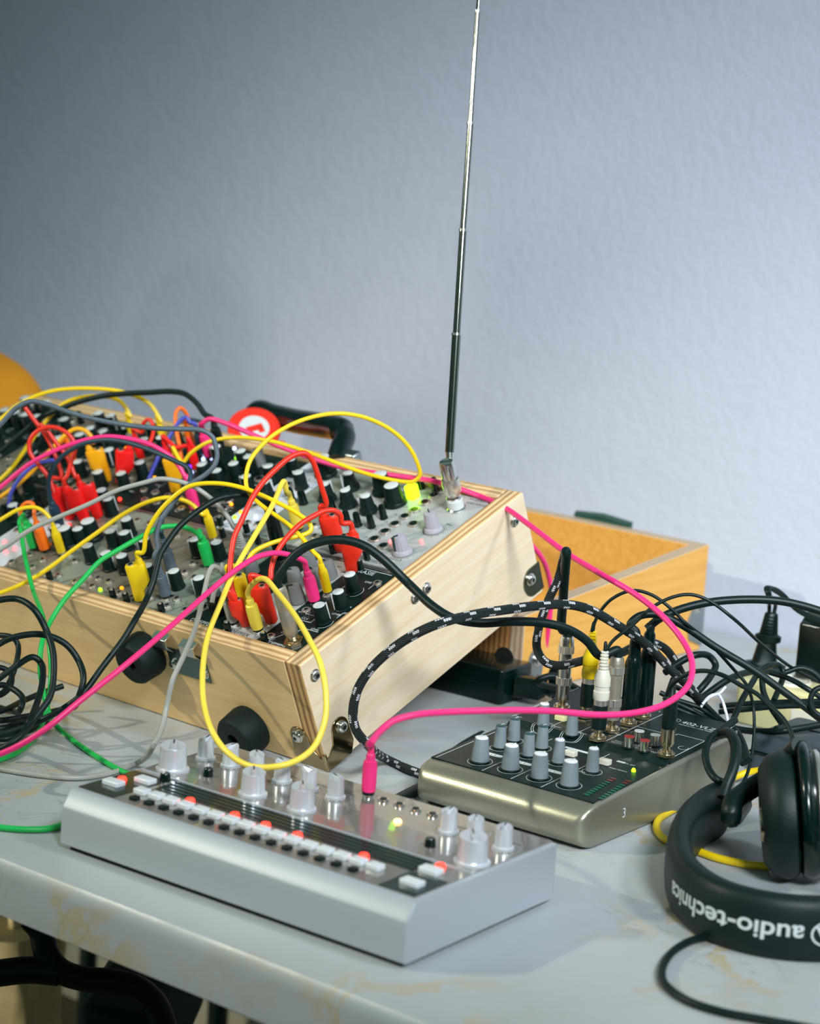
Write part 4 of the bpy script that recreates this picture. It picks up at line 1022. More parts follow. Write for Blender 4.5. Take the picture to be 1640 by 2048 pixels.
ac('thin black lead rising from the yellow phono plug', 'cordblack', .0014,
   [(1184, 1262), (1195, 1232), (1222, 1199), (1265, 1181), (1304, 1190), (1343, 1218), (1370, 1245, 1.70), (1410, 1277, 1.71), (1464, 1335, 1.72), (1492, 1368, 1.72), (1506, 1410, 1.73), (1508, 1468, 1.72), (1497, 1540, 1.70), (1478, 1580, 1.68)], a=('rca', 'yellow', JK['ry'], MU))
ac('thin black lead rising from the white phono plug', 'cordblack', .0014,
   [(1211, 1300), (1226, 1281), (1265, 1250), (1304, 1215), (1343, 1195), (1382, 1189), (1421, 1203), (1468, 1238, 1.66), (1519, 1285, 1.70), (1585, 1336, 1.76), (1650, 1370, 1.80)], a=('rca', 'creamw', JK['rw'], MU))
ac('black cable from the nearer black barrel plug, crossing to the right edge', 'cordblack', .0032,
   [(1260, 1250), (1277, 1233), (1304, 1228), (1332, 1234), (1371, 1254), (1429, 1293), (1507, 1340), (1566, 1382), (1640, 1437), (1700, 1490)], a=('quarterb', 'black', JK['b1'], MU))
ac('black cable from the farther black barrel plug, arching highest to the right', 'cordblack', .0034,
   [(1294, 1258), (1315, 1240), (1351, 1222), (1410, 1206), (1488, 1199), (1566, 1203), (1640, 1222), (1710, 1250)], a=('quarterb', 'black', JK['b2'], MU))
pc('black patch cable from the tall black plug down to the coil on the left', 'cordblack', .0026,
   [(528, 1000), (514, 995), (491, 990), (468, 991), (438, 997), (409, 1013), (380, 1034), (356, 1056), (337, 1082), (321, 1108), (313, 1137), (306, 1165), (294, 1196, 1.73), (270, 1240, 1.69), (246, 1280, 1.68), (205, 1334, 1.67), (164, 1389, 1.66), (130, 1415, 1.66), (90, 1437, 1.67), (34, 1460, 1.67), (-30, 1478, 1.67)],
   a=('jackb', 'black', pb(567, 1125), U))
# black lead at the back left, and left edge
pc('black lead arching at the very back left behind the yellow arches', 'cordblack', .0028, [(410, 829), (395, 808), (370, 788), (341, 783), (300, 785), (273, 786), (240, 788), (205, 792), (160, 803), (120, 818), (84, 834), (40, 870), (0, 905, 2.1)], a=('fat', 'black', pb(443, 905), U))
pc('black patch cable at the left edge below the yellow arches', 'cordblack', .0025, [(75, 890), (45, 920), (0, 955), (-40, 975)], a=('std', 'black', pb(112, 925), U))
# black coil on the table at the left
coil = []
C1 = [(-40, 1215, 1.66), (0, 1200, 1.66), (34, 1198, 1.66), (68, 1218, 1.65), (92, 1259, 1.65), (106, 1304, 1.64), (107, 1355, 1.63), (99, 1396, 1.62), (68, 1437, 1.61), (34, 1478, 1.59), (-10, 1500, 1.59),
      (-60, 1470, 1.60), (-50, 1330, 1.66), (0, 1287, 1.67), (34, 1273, 1.67), (85, 1269, 1.67), (130, 1287, 1.67), (157, 1321, 1.67), (167, 1358, 1.66), (158, 1392, 1.66), (119, 1420, 't'), (51, 1433, 't'), (-10, 1440, 't'),
      (-60, 1420, 't', .006), (-20, 1372, 1.68), (34, 1331, 1.68), (66, 1314, 1.68), (82, 1326, 1.68), (85, 1362, 1.66), (75, 1403, 1.64), (55, 1450, 1.60), (15, 1493, 't'), (-50, 1505, 't')]
cable('coiled_cable', 'large tangle of black cable loops on the table at the left edge', 'cable', 'cordblack', .0026, C1)
C2 = [(-50, 1400, 1.72), (0, 1370, 1.72), (20, 1375, 1.72), (45, 1395, 1.71), (42, 1415, 1.70), (10, 1418, 't'), (-40, 1405, 't'), (-60, 1450, 't'), (0, 1457, 't', .004), (51, 1444, 't', .004), (85, 1447, 't', .004), (100, 1438, 't', .005), (60, 1460, 't', .006), (10, 1478, 't', .004), (-50, 1470, 't'), (-50, 1430, 't', .006), (0, 1423, 't', .01), (50, 1400, 't', .012), (90, 1384, 't', .016), (126, 1372, 't', .02)]
cable('coiled_cable', 'smaller nest of black cable with a stubby loose end, under the larger loops', 'cable', 'cordblack', .0026, C2)
cable('coiled_cable', 'thin black loops rising at the left edge behind the green cables', 'cable', 'cordblack', .0024, [(-40, 1345, 1.75), (0, 1335, 1.75), (20, 1345, 1.75), (23, 1365, 1.74), (10, 1385, 1.73), (-20, 1395, 1.72), (-40, 1380, 1.74), (0, 1388, 1.73), (20, 1362, 1.75), (34, 1320, 1.76), (36, 1290, 1.77), (25, 1275, 1.77), (-30, 1270, 1.78)])
cable('cable', 'green cable lying on the table front, entering behind the foreground synthesizer', 'cable', 'green', .0024, [(-40, 1648, 't'), (0, 1655, 't'), (60, 1659, 't'), (105, 1656, 't'), (150, 1638, 't')])

# ------------------------------------------------------------------ LID box behind
LM = frame(e, n_, Z, V((.115, 1.928, .0004)))
lid = thing('suitcase_lid', 'honey-coloured open wooden lid box standing behind the case at the right', 'lid', LM)
hn, hf, LD = .076, .1135, .307
def wedge(name, x0, x1, y0, y1, za, zb, z0, face, edge, axis):
    vs = [(x0, y0, z0), (x1, y0, z0), (x1, y1, z0), (x0, y1, z0), (x0, y0, za), (x1, y0, za), (x1, y1, zb), (x0, y1, zb)]
    fs = [(0, 3, 2, 1), (4, 5, 6, 7), (0, 1, 5, 4), (1, 2, 6, 5), (2, 3, 7, 6), (3, 0, 4, 7)]
    fm = {'x': [edge, edge, edge, face, edge, face], 'y': [edge, edge, face, edge, face, edge], 'z': [face, face, edge, edge, edge, edge]}[axis]
    mb = MB(); o0 = len(mb.v); mb.v += [V(p) for p in vs]
    for f, k in zip(fs, fm): mb.f.append(list(f)); mb.mi.append(mb.mt(k)); mb.sm.append(False)
    return mb.build(name, lid, bevel=.001)
zz = lambda y: hn+(hf-hn)*y/LD
wedge('side_panel', -.016, 0, 0, LD, hn, hf, 0, 'woodl', 'edgelid', 'x')
wedge('side_panel', -LEN, -LEN+.016, 0, LD, hn, hf, 0, 'woodl', 'edgelid', 'x')
wedge('front_panel', -LEN+.016, -.016, 0, .014, hn, zz(.014), 0, 'edgedark', 'edgelid', 'y')
wedge('back_panel', -LEN+.016, -.016, LD-.014, LD, zz(LD-.014), hf, 0, 'woodl', 'edgelid', 'y')
wedge('bottom_panel', -LEN+.016, -.016, .014, LD-.014, .006, .006, 0, 'woodl', 'edgelid', 'z')
mb = MB()
for k in range(17): pass
P = [(0, 0), (.030, 0)]+[(.022+.012*math.cos(a), .030+.012*math.sin(a)) for a in [k/8*math.pi for k in range(9)]]+[(0, .016)]
mb.poly(P, 0, .0014, 'steel', Matrix.Translation((.0, -.0014, 0)) @ RS); mb.poly([(-x, z) for x, z in reversed(P)], 0, .0014, 'steel', Matrix.Translation((.0014, 0, 0)) @ RFm); mb.build('corner_bracket', lid)
mb = MB(); P = [(LD+.001, .004), (LD+.001, .055), (LD-.020, .050), (LD-.030, .034), (LD-.024, .014)]
mb.poly(P, 0, .0014, 'steel', RS); mb.build('corner_bracket', lid)
obj('screw', LIB['screw'], lid, Matrix.Translation((.0015, .022, .031)) @ RS @ Matrix.Scale(1.2, 4)); obj('screw', LIB['screw'], lid, Matrix.Translation((.0015, LD-.016, .048)) @ RS @ Matrix.Scale(1.2, 4))
LI = LM.inverted(); q0 = LI @ at(1175, 1041, 2.33); q1 = LI @ at(1268, 1054, 2.27)
lx0 = q0.x; lx1 = q1.x
mb = MB(); mb.box(lx0, lx1, LD-.001, LD+.006, hf-.03, hf+.004, 'green_latch'); mb.tube([(lx0, LD+.003, hf+.003), ((lx0+lx1)/2, LD+.003, hf+.006), (lx1, LD+.003, hf+.003)], .0035, 'green_latch', 8); mb.build('latch', lid)

# ------------------------------------------------------------------ power adapter under the case
AX, AY = e, n_
Pb = tab(1000, 1412); AM = frame(TE, TN, Z, V((Pb.x, Pb.y, .0003)))
ad = thing('power_adapter', 'black power brick with mains connector under the raised case', 'power adapter', AM)
MB().rbox(-.105, 0, 0, .052, 0, .033, .004, 'blackg').build('brick', ad)
MB().box(-.1, -.004, -.0004, .0, .016, .0168, 'black').build('seam', ad)
mb = MB(); ax = frame(V((0, 0, 1)), V((0, 1, 0)), V((-1, 0, 0)), V((0, 0, 0))); ax = axis_frame(V((.0004, .026, .016)), V((1, .25, 0)), Z)
mb.rbox(-.010, .010, -.012, .012, 0, .026, .004, 'blackg', ax)
pr = [(.009, .026)]
for k in range(4): pr += [(.0085-.001*k, .027+.006*k), (.0062-.0007*k, .028+.006*k), (.0062-.0007*k, .031+.006*k)]
mb.lathe(pr+[(.004, .052)], 'blackg', ax, n=20); mb.build('connector', ad)
mb = MB(); q = AM.inverted() @ tab(1003, 1372); mb.lathe([(.005, 0), (.006, .012), (.0095, .020), (.0105, .027), (.0085, .034), (.004, .038)], 'blackg', Matrix.Translation((.030, .050, 0)), n=22); mb.build('connector_bulb', ad)
q = ax @ V((0, 0, .050)); AI = AM.inverted()
MB().tube([p for p in spline([q, q+V((.02, .004, .001)), AI @ at(1075, 1362, 1.86), AI @ at(1105, 1352, 1.86), AI @ at(1150, 1375, 1.86), AI @ tab(1240, 1420, .004)], 7)], .0030, 'cordblack', 10).build('cord', ad)

# ------------------------------------------------------------------ right side: power strip, plugs, boxes, loose leads
Pp = tab(1462, 1443); PM = frame(te, tn, Z, V((Pp.x, Pp.y, .0003)))
ps = thing('power_strip', 'cream plastic power strip among the cables at the right edge', 'power strip', PM)
Ps = .042
mb = MB(); mb.rbox(0, .30, 0, .058, 0, Ps, .008, 'cream', rt=.004); mb.build('housing', ps)
mb = MB()
for k in range(4):
    mb.lathe([(.021, Ps-.0002), (.020, Ps+.002), (.0185, Ps+.002), (.018, Ps+.0004)], 'creamw', Matrix.Translation((.040+k*.062, .029, 0)), n=28)
mb.build('outlet_ring', ps)
MB().box(.06, .09, -.0006, .0002, .008, .026, 'creamw').build('side_recess', ps)
base = tab(1527, 1335, Ps+.0028)
pl = thing('mains_plug', 'black flat mains plug standing upright with its lead folded over', 'plug', Matrix.Translation(base))
mb = MB(); secs = [(0, .020, .008), (.004, .021, .0085), (.006, .012, .0075), (.020, .0095, .007), (.024, .0088, .0062), (.026, .0125, .0078), (.031, .0125, .0078), (.033, .0088, .0058), (.052, .0062, .0045), (.053, .0050, .0036)]
rg = []
for z, a, b in secs: rg.append([(a*math.cos(t), b*math.sin(t), z) for t in [2*math.pi*k/24 for k in range(24)]])
lean = Matrix.Rotation(.05, 4, 'Y')
mb.rings(rg, 'black', lean)
mb.build('plug_body', pl)
mb = MB()
for k in range(6): mb.lathe([(.0074-.0004*k, .034+.003*k), (.0074-.0004*k, .0352+.003*k)], 'black', lean, n=16)
mb.build('strain_relief', pl)
pi_ = pl.matrix_basis.inverted()
for off in (-.0022, .0022):
    o0 = lean @ V((off, 0, .052))
    pts = [o0, o0+V((off*.3, 0, .008)), pi_ @ at(1537+off*900, 1188, 1.845), pi_ @ at(1535+off*1500, 1176, 1.85), pi_ @ at(1550, 1180+off*900, 1.86), pi_ @ at(1565, 1190+off*900, 1.87), pi_ @ at(1596, 1220+off*900, 1.88), pi_ @ at(1650, 1245+off*900, 1.89), pi_ @ at(1700, 1262, 1.9)]
    MB().tube(spline(pts, 6), .0019, 'cordblack', 8).build('lead', pl)
# wall adapter
P = tab(1586, 1352, Ps+.0025); WM = frame(te, tn, Z, V((P.x, P.y, Ps+.0025)))
wa = thing('wall_adapter', 'big black adapter with sloping top edge, plugged into the power strip at the right edge', 'power adapter', WM)
mb = MB(); mb.rbox(0, .075, 0, .048, 0, .052, .004, 'blackg', rt=.003); mb.build('body', wa)
mb = MB(); rg = [[(x0, y0, z) for x0, y0 in ((a, a*.6), (.075-a, a*.6), (.075-a, .048-a*.6), (a, .048-a*.6))] for a, z in ((.0015, .0505), (.006, .062), (.012, .066))]
mb.rings(rg, 'black', smooth=False); mb.build('top_cover', wa, bevel=.001)
MB().lathe([(.0045, 0), (.004, .0012)], 'white', axis_frame(V((.030, .0020, .0545)), V((0, -1, .4))), n=16).build('label_dot', wa)
# dark grey box
P = tab(1492, 1545); GM = frame(ME, MN, Z, V((P.x, P.y, .0003)))
gb = thing('equipment_case', 'dark grey flat box lying right of the mixer', 'box', GM)
MB().rbox(0, .24, 0, .088, 0, .034, .008, 'greycase').build('shell', gb)
MB().box(.03, .21, .05, .052, .0335, .0348, 'black').build('lid_groove', gb)
MB().tube([(.002, -.001, .020), (.238, -.001, .020)], .0012, 'blackg', 8).build('edge_seam', gb)
# loose black leads on the right
LG = 'loose black leads at the right'
def ld(label, r, pts, m='cordblack', name='cable', cat='cable'): return cable(name, label, cat, m, r, pts, group=LG)
ld('black lead making a hook-shaped loop right of the pink cable', .0030, [(1330, 1345, 1.76), (1367, 1320, 1.77), (1391, 1310, 1.77), (1418, 1312, 1.78), (1431, 1329, 1.78), (1422, 1351, 1.77), (1406, 1372, 1.76), (1385, 1395, 1.76)])
ld('black lead running from behind the mixer up to the power strip', .0030, [(1395, 1402, 1.76), (1414, 1388, 1.77), (1453, 1361, 1.78), (1490, 1346, 1.80), (1525, 1342, 1.82), (1562, 1346, 1.84)])
ld('glossy black lead bent in an arch in front of the power strip', .0026, [(1461, 1452, 1.72), (1484, 1400, 1.74), (1504, 1366, 1.76), (1520, 1342, 1.78), (1540, 1330, 1.79), (1560, 1332, 1.80), (1567, 1345, 1.80), (1560, 1372, 1.79), (1548, 1400, 1.78)])
ld('black lead sagging to the grey box', .0026, [(1524, 1348, 1.77), (1527, 1385, 1.76), (1545, 1420, 1.75), (1565, 1452, 1.74), (1552, 1458, 1.73)])
ld('pair of black leads crossing low behind the mixer corner', .0024, [(1440, 1412, 1.82), (1500, 1407, 1.81), (1570, 1404, 1.80), (1650, 1402, 1.79)])
ld('second black lead crossing low behind the mixer corner', .0024, [(1438, 1424, 1.80), (1500, 1418, 1.79), (1570, 1412, 1.78), (1650, 1412, 1.77)])
ld('black lead bowed over the grey box', .0024, [(1540, 1345, 1.78), (1580, 1358, 1.77), (1615, 1378, 1.76), (1650, 1400, 1.76)])
ld('black lead curling at the right edge', .0024, [(1570, 1345, 1.76), (1600, 1336, 1.76), (1625, 1344, 1.76), (1650, 1368, 1.76)])
ld('grey-black lead looped at the right edge above the grey box', .0024, [(1650, 1372, 1.70), (1628, 1382, 1.70), (1621, 1405, 1.70), (1630, 1425, 1.70), (1660, 1440, 1.70)])
ld('black lead along the back edge of the grey box', .0030, [(1458, 1455, 't', .03), (1500, 1462, 't', .03), (1560, 1462, 't', .035), (1650, 1448, 't', .04)])
for k, (a, b, c) in enumerate((((1345, 1415), (1400, 1430), (1440, 1452)), ((1352, 1424), (1395, 1440), (1436, 1456)), ((1368, 1400), (1410, 1424), (1444, 1450)), ((1350, 1434), (1390, 1446), (1430, 1458)))):
    ld('thin lead in the fan over the mixer back corner, ' + ('topmost', 'second from top', 'steepest', 'lowest')[k], .0022, [(a[0]-25, a[1]-30, 1.76), (a[0], a[1]-18, 1.76), (b[0], b[1]-14, 1.76), (c[0], c[1]-8, 1.75), (c[0]+30, c[1]+12, 1.73), (c[0]+55, c[1]+70, 1.68)])
ld('black lead hanging as a loop over the side of the mixer', .0030, [(1470, 1440, 1.66), (1440, 1462, 1.64), (1420, 1478, 1.63), (1411, 1505, 1.62), (1416, 1535, 1.61), (1432, 1558, 1.60), (1450, 1566, 1.60)])
ld('thick black lead beside the mixer ending at the headband', .0042, [(1440, 1468, 1.64), (1458, 1466, 1.62), (1470, 1485, 1.60), (1472, 1510, 1.59), (1464, 1545, 1.58), (1452, 1575, 1.575), (1445, 1596, 1.57)])
# white wire tie
P0 = [(1402, 1414, 1.735), (1413, 1398, 1.735), (1424, 1390, 1.735), (1438, 1387, 1.735), (1451, 1374, 1.74)]
wt = thing('wire_tie', 'white twisted wire tie around the cables at the back of the mixer', 'cable tie', Matrix.Translation(at(1438, 1388, 1.735)))
wi = wt.matrix_basis.inverted()
MB().tube([wi @ p for p in spline(path3(P0), 5)], .0011, 'tie', 8).build('upper_strand', wt)
MB().tube([wi @ p for p in spline(path3([(1405, 1408, 1.733), (1420, 1394, 1.733), (1436, 1389, 1.733), (1444, 1400, 1.73), (1452, 1425, 1.72), (1459, 1456, 1.705), (1464, 1462, 1.70)]), 5)], .0012, 'tie', 8).build('hanging_strand', wt)
# yellow cable on the table, right
cable('cable', 'yellow cable lying beside the mixer and passing under the headphones', 'cable', 'yellow', .0030, [(1525, 1540, 't', .012), (1495, 1545, 't', .008), (1465, 1556, 't', .004), (1430, 1575, 't'), (1390, 1598, 't'), (1345, 1620, 't'), (1317, 1640, 't'), (1314, 1660, 't'), (1330, 1678, 't'), (1360, 1690, 't'), (1400, 1704, 't'), (1435, 1716, 't'), (1490, 1728, 't'), (1540, 1733, 't')])

# ------------------------------------------------------------------ headphones
hp0 = tab(1500, 1850)
hd = thing('headphones', 'black over-ear headphones with white lettering on the headband, lower right corner', 'headphones', Matrix.Translation(hp0))
hi = hd.matrix_basis.inverted()
bandpx = [(1478, 1668), (1432, 1690), (1393, 1730), (1378, 1785), (1398, 1840), (1455, 1880), (1540, 1902), (1640, 1908), (1730, 1895), (1800, 1860)]
cl = spline([tab(x, y) for x, y in bandpx], 8)
zt = .040
# padded band: cross-section rounded rectangle standing on the table
rg = []; N = len(cl)
for i, p in enumerate(cl):
    t = (cl[min(i+1, N-1)]-cl[max(i-1, 0)]).normalized(); q = V((t.y, -t.x, 0))   # inward/outward
    fr = min(1, min(i, N-1-i)/6+.25)
    hgt = .020*fr+.002; wdt = .0095*(.5+.5*fr)
    c = p+V((0, 0, .0215))-q*(-.0095)
    rg.append([hi @ (c+q*(wdt*math.copysign(abs(math.cos(a))**.6, math.cos(a)))+Z*(hgt*math.copysign(abs(math.sin(a))**.75, math.sin(a)))) for a in [2*math.pi*k/20 for k in range(20)]])
MB().rings(rg, 'pad').build('headband_pad', hd)
# lettering on the outside of the band (upside down)
mb = MB(); lens = [0]
for a, b in zip(cl, cl[1:]): lens.append(lens[-1]+(b-a).length)
# outward direction sign
mid = N//2; tt = (cl[mid+1]-cl[mid-1]).normalized(); qq = V((tt.y, -tt.x, 0)); sgn = 1 if qq.dot(CAM-cl[mid]) > 0 else -1
def bandpt(L, h, off):
    L = min(max(L, 0), lens[-1]-1e-5)
    i = max(k for k in range(N) if lens[k] <= L); i = min(i, N-2); f = (L-lens[i])/(lens[i+1]-lens[i]); p = cl[i].lerp(cl[i+1], f)
    t0 = (cl[min(i+1, N-1)]-cl[max(i-1, 0)]).normalized(); t1 = (cl[min(i+2, N-1)]-cl[i]).normalized(); t = t0.lerp(t1, f).normalized(); q = V((t.y, -t.x, 0))
    c = p+q*.0095
    return hi @ (c+q*sgn*off+Z*h)
cu = bpy.data.curves.new('t', 'FONT'); cu.body = 'audio-technica'; cu.size = 1; cu.offset = .018; to = bpy.data.objects.new('t', cu); COL.objects.link(to); bpy.context.view_layer.update(); me = to.to_mesh()
tv = [tuple(v.co) for v in me.vertices]; tf = [tuple(p.vertices) for p in me.polygons]; to.to_mesh_clear(); bpy.data.objects.remove(to)
size = .0172; sx_ = .0152
# nearest L for pixel (1612,1850)
Lend = min(range(N), key=lambda k: abs(820+F*(cl[k]-CAM).dot(CR)/depth(cl[k])-1596)); Lend = lens[Lend]
vs = [bandpt(Lend-x*sx_, .0265-y*size, .0100) for x, y, z in tv]
mb.add(vs, tf, 'ink')
R1 = .0085
for k in range(30):
    t0, t1 = 2*math.pi*k/30, 2*math.pi*(k+1)/30
    mb.add([bandpt(Lend+.012+R1*math.cos(t0), .0215+R1*math.sin(t0), .0101), bandpt(Lend+.012+R1*math.cos(t1), .0215+R1*math.sin(t1), .0101), bandpt(Lend+.012+(R1-.0012)*math.cos(t1), .0215+(R1-.0012)*math.sin(t1), .0101), bandpt(Lend+.012+(R1-.0012)*math.cos(t0), .0215+(R1-.0012)*math.sin(t0), .0101)], [(0, 1, 2, 3)], 'ink')
for (x0, y0), (x1, y1) in (((-.005, .005), (0, -.006)), ((.005, .005), (0, -.006)), ((-.003, .001), (.003, .001))):
    w = .0011; mb.add([bandpt(Lend+.012+x0-w, .0215+y0, .0101), bandpt(Lend+.012+x0+w, .0215+y0, .0101), bandpt(Lend+.012+x1+w, .0215+y1, .0101), bandpt(Lend+.012+x1-w, .0215+y1, .0101)], [(0, 1, 2, 3)], 'ink')
mb.build('lettering', hd)
# near ear cup
def cup(center, axis, flip=1):
    T = hi @ axis_frame(center, axis, Z)
    mb = MB(); mb.lathe([(.020, -.024), (.034, -.0235), (.043, -.017), (.0465, -.008), (.0450, .0), (.041, .003)], 'pad', T, n=40); mb.build('ear_cushion', hd)
    mb = MB(); mb.lathe([(.040, .002), (.0455, .004), (.047, .008), (.047, .012), (.0455, .015)], 'blackg', T, n=44)
    mb.lathe([(.0425, .0145), (.0435, .016), (.0430, .026), (.039, .034), (.030, .038), (.010, .0395), (.002, .0395)], 'blackg', T, n=44); mb.build('ear_shell', hd)
    mb = MB(); mb.lathe([(.0440, .0155), (.0458, .017), (.0458, .019), (.0436, .0205)], 'nickel', T, n=44); mb.build('trim_ring', hd)
    mb = MB()
    pts = [T @ V((.050*math.cos(a), .050*math.sin(a), .008)) for a in [-1.65+3.3*k/20 for k in range(21)]]
    mb.tube(pts, .0042, 'blackg', 10); mb.build('yoke', hd)
    return T
ctr = at(1585, 1652, 1.52); ctr.z = max(ctr.z, .049)
axd = (CR*1.0+CD*-.12+V((0, 0, .06))).normalized()
Tc = cup(ctr, axd)
# slider arm from the band end to the yoke
a0 = hi @ (cl[0]+V((0, 0, .024))); b0 = Tc @ V((.050, 0, .008))
aa = hi @ at(1466, 1608, 1.54)
mb = MB(); mb.tube(spline([a0, hi @ at(1462, 1630, 1.535), aa, hi @ at(1490, 1585, 1.55), hi @ at(1530, 1560, 1.555), b0], 6), .008, 'black', 12); mb.build('slider_arm', hd)
mb = MB(); T = hi @ axis_frame(at(1520, 1650, 1.50), axd, Z); mb.lathe([(.012, 0), (.013, .002), (.013, .012), (.010, .014)], 'bracket', T, n=28); mb.build('hinge', hd)
ctr2 = tab(1830, 1800); ctr2.z = .049; cup(ctr2, (cl[-1]-ctr2+V((.05, .0, 0))).normalized())
# headphone leads
cable('headphone_cable', 'black headphone lead from the gold plug on the mixer over to the headphones', 'cable', 'cordblack', .0018,
      [(1334, 1390), (1340, 1376), (1351, 1363), (1382, 1345), (1414, 1342), (1449, 1352), (1484, 1372), (1514, 1388), (1539, 1411, 1.58), (1566, 1437, 1.57), (1583, 1468, 1.56), (1588, 1505, 1.55), (1588, 1535, 1.54)], a=('phones', 'black', JK['ph'], MU))
cable('headphone_cable', 'black cable curving across the bare table in the lower right corner', 'cable', 'cordblack', .0027,
      [(1450, 1872, 't'), (1400, 1876, 't'), (1352, 1898, 't'), (1325, 1935, 't'), (1330, 1968, 't'), (1372, 2000, 't'), (1440, 2023, 't'), (1530, 2040, 't'), (1650, 2062, 't'), (1720, 2080, 't')])

# ------------------------------------------------------------------ far left mustard jacket over a chair back, under-table things
P = at(30, 905, 2.62)
jm = Matrix.Translation(V((P.x-.012, P.y, 0)))
jk = thing('jacket', 'mustard yellow jacket slumped over a chair back at the far left', 'jacket', jm)
topz = at(-30, 668, 2.62).z
mb = MB(); rg = []
for k in range(29):
    t = k/28; z = topz-.01-(1-t)*.60; 
    wx = .108*(math.sqrt(max(0, 1-max(0, (t-.66)/.34)**2)))+.004; wy = .09*(math.sqrt(max(0, 1-max(0, (t-.7)/.3)**2)))+.004
    rg.append([(-.034+wx*math.cos(a)*(1+.07*math.sin(5*a+3*t)), wy*math.sin(a)*(1+.08*math.sin(4*a+6*t)), z) for a in [2*math.pi*j/36 for j in range(36)]])
mb.rings(rg, 'mustard'); mb.build('body', jk, sub=1)
mb = MB()
mb.tube(spline([V((-.09, -.10, topz-.10)), V((-.06, -.105, topz-.22)), V((-.085, -.10, topz-.36)), V((-.08, -.08, topz-.52))], 6), .035, 'mustard', 14); mb.build('sleeve', jk, sub=1)
cz = topz-.60
ch = thing('chair', 'dark chair with the mustard jacket hung on it, far left', 'chair', Matrix.Translation(V((P.x-.07, P.y, -.74))))
mb = MB(); mb.box(-.2, .2, -.30, .06, .43, .46, 'seat'); mb.build('seat', ch, bevel=.01)
for x in (-.18, .18):
    for y in (-.28, .05):
        MB().tube([(x, y, 0), (x, y, .43)], .012, 'chair', 10).build('leg', ch)
mb = MB(); mb.tube([(-.18, .05, .43), (-.18, .07, .72)], .012, 'chair', 10); mb.tube([(.10, .05, .43), (.10, .07, .72)], .012, 'chair', 10); mb.box(-.18, .10, .055, .075, .60, .75, 'seat'); mb.build('backrest', ch)
# chair under the table, bottom left
def uz(x, y, d): return at(x, y, d)
P = uz(100, 1960, 1.75); cb = thing('stacking_chair', 'dark green tubular chair pushed under the table at the lower left', 'chair', Matrix.Translation(V((P.x, P.y, -.74))))
ci = cb.matrix_basis.inverted()
t1 = [ci @ uz(x, y, d) for x, y, d in ((60, 1835, 1.72), (82, 1862, 1.72), (92, 1905, 1.72), (118, 1940, 1.72), (165, 1957, 1.73), (225, 1963, 1.74), (275, 1976, 1.75), (312, 2010, 1.76), (332, 2060, 1.77), (345, 2150, 1.78))]
end = V((t1[-1].x+.02, t1[-1].y, 0)); MB().tube(spline(t1+[end], 7), .0105, 'chair', 14).build('frame_tube', cb)
t2 = [ci @ uz(x, y, d) for x, y, d in ((-120, 1965, 1.72), (0, 1946, 1.72), (60, 1940, 1.72), (118, 1945, 1.72))]
MB().tube(spline([V((t2[0].x-.02, t2[0].y, 0))]+t2, 7), .0112, 'chair', 14).build('frame_tube', cb)
s0 = [ci @ uz(x, y, d) for x, y, d in ((150, 2010, 1.78), (300, 2035, 1.78), (330, 2200, 1.80), (150, 2200, 1.80))]
mb = MB(); mb.rings([[p+V((0, 0, 0)) for p in s0], [p+V((.01, .25, -.02)) for p in s0]], 'seat', smooth=False); mb.build('backrest', cb, bevel=.01)
# beige bag on the floor
P = uz(60, 1980, 2.35); bg = thing('tote_bag', 'beige fabric bag standing in the shade under the table at the lower left', 'bag', Matrix.Translation(V((P.x, P.y, -.7395))))
zt_ = uz(60, 1850, 2.35).z+.74
rg = []
for k in range(12):
    t = k/11; z = t*zt_; rg.append([(-.11+(.165+.01*math.sin(7*t))*math.copysign(abs(math.cos(a))**.6, math.cos(a))*(1-.15*t*t)+.006*math.sin(9*a+5*t), .07*math.sin(a)*(1+.15*math.sin(6*a+8*t))*(1-.4*t), z) for a in [2*math.pi*j/48 for j in range(48)]])
mb = MB(); mb.rings(rg, 'beige'); mb.build('bag_body', bg)
mb = MB(); mb.tube(spline([V((-.2, 0, zt_-.01)), V((-.19, 0, zt_+.08)), V((-.11, 0, zt_+.11)), V((-.03, 0, zt_+.08)), V((-.02, 0, zt_-.01))], 6), .006, 'beige', 8); mb.build('bag_handle', bg)

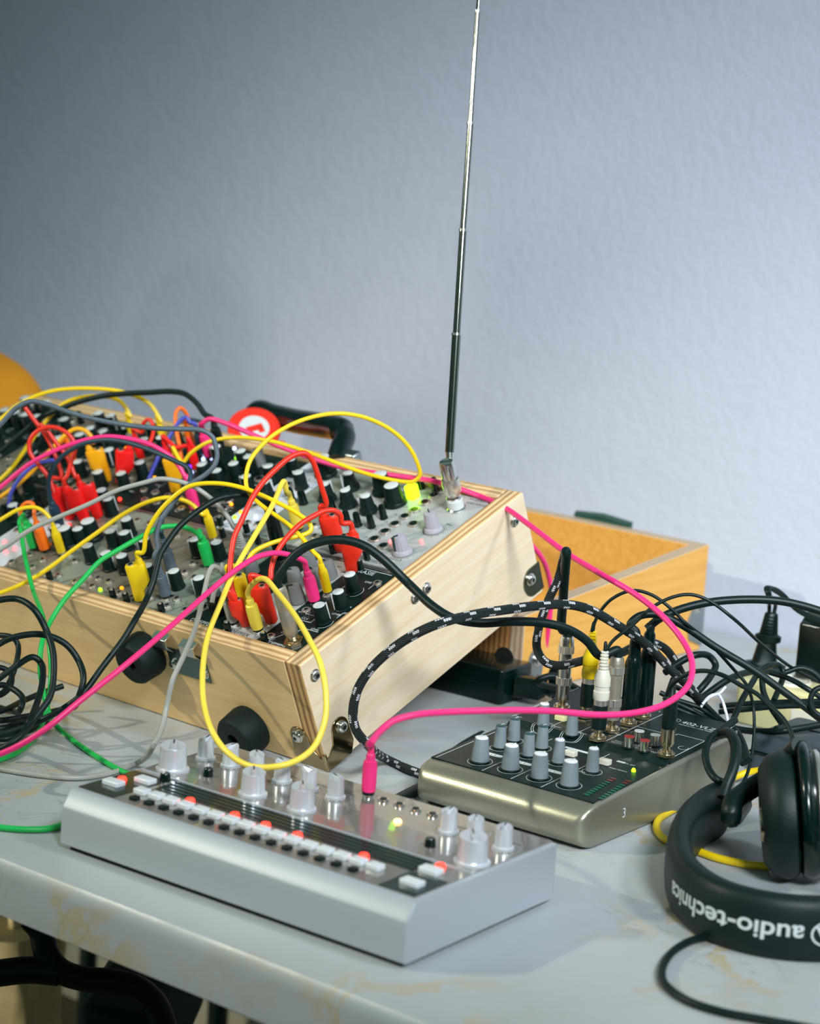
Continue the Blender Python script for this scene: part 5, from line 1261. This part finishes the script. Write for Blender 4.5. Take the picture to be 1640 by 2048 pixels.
# ------------------------------------------------------------------ lights
def area(name, loc, target, size, power, col, shape='DISK', spread=None):
    l = bpy.data.lights.new(name, 'AREA'); l.energy = power; l.color = col; l.size = size; l.shape = shape
    if spread: l.spread = spread
    o = bpy.data.objects.new(name, l); COL.objects.link(o); o.location = loc
    o.rotation_euler = (V(target)-V(loc)).to_track_quat('-Z', 'Y').to_euler(); return o
area('key_lamp', (1.5, .62, 1.75), (.1, 1.8, .2), .35, 21, (.86, .93, 1.0))
l = bpy.data.lights.new('left_lamp', 'SPOT'); l.energy = 108; l.color = (1.0, .96, .76); l.shadow_soft_size = .03; l.spot_size = math.radians(40); l.spot_blend = .6
o = bpy.data.objects.new('left_lamp', l); COL.objects.link(o); o.location = (-2.1, 1.2, 1.3); o.rotation_euler = (V((-.05, 1.6, 0))-V(o.location)).to_track_quat('-Z', 'Y').to_euler()
l = bpy.data.lights.new('front_fill', 'SPOT'); l.energy = 640; l.color = (.85, .91, 1.0); l.shadow_soft_size = .35; l.spot_size = math.radians(31); l.spot_blend = 1  # added fill from behind the camera; soft cone darkens the wall's upper corners
o = bpy.data.objects.new('front_fill', l); COL.objects.link(o); o.location = (.75, -.9, 1.9); o.rotation_euler = (V((.12, 2.3, .02))-V(o.location)).to_track_quat('-Z', 'Y').to_euler()
area('under_table_fill', (-1.7, 1.7, -.40), (-.40, 2.25, -.42), .3, 1.6, (1.0, .90, .70), spread=math.radians(60))  # added fill below table height, brightens the bag; stands for no actual lamp
wd = bpy.data.worlds.new('room_light'); SC.world = wd; wd.use_nodes = True; nt = wd.node_tree
bgn = nt.nodes['Background']
tcn = nt.nodes.new('ShaderNodeTexCoord'); sx = nt.nodes.new('ShaderNodeSeparateXYZ'); nt.links.new(tcn.outputs['Generated'], sx.inputs[0])
rp = nt.nodes.new('ShaderNodeValToRGB'); nt.links.new(sx.outputs[2], rp.inputs[0])
rp.color_ramp.elements[0].position = 0; rp.color_ramp.elements[0].color = (.03, .075, .065, 1)
rp.color_ramp.elements[1].position = .7; rp.color_ramp.elements[1].color = (.24, .46, .40, 1)
nt.links.new(rp.outputs[0], bgn.inputs[0]); bgn.inputs[1].default_value = .5

# ------------------------------------------------------------------ camera
cam = bpy.data.cameras.new('camera'); co = bpy.data.objects.new('camera', cam); COL.objects.link(co); SC.camera = co
co.matrix_world = frame(CR, CU, -CD, CAM)
cam.sensor_fit = 'HORIZONTAL'; cam.sensor_width = 24; cam.lens = 24*F/1640; cam.clip_start = .05
cam.dof.use_dof = True; cam.dof.focus_distance = 1.68; cam.dof.aperture_fstop = 5.2
SC.view_settings.view_transform = 'Standard'; SC.view_settings.look = 'None'; SC.view_settings.gamma = 1; SC.view_settings.exposure = 0
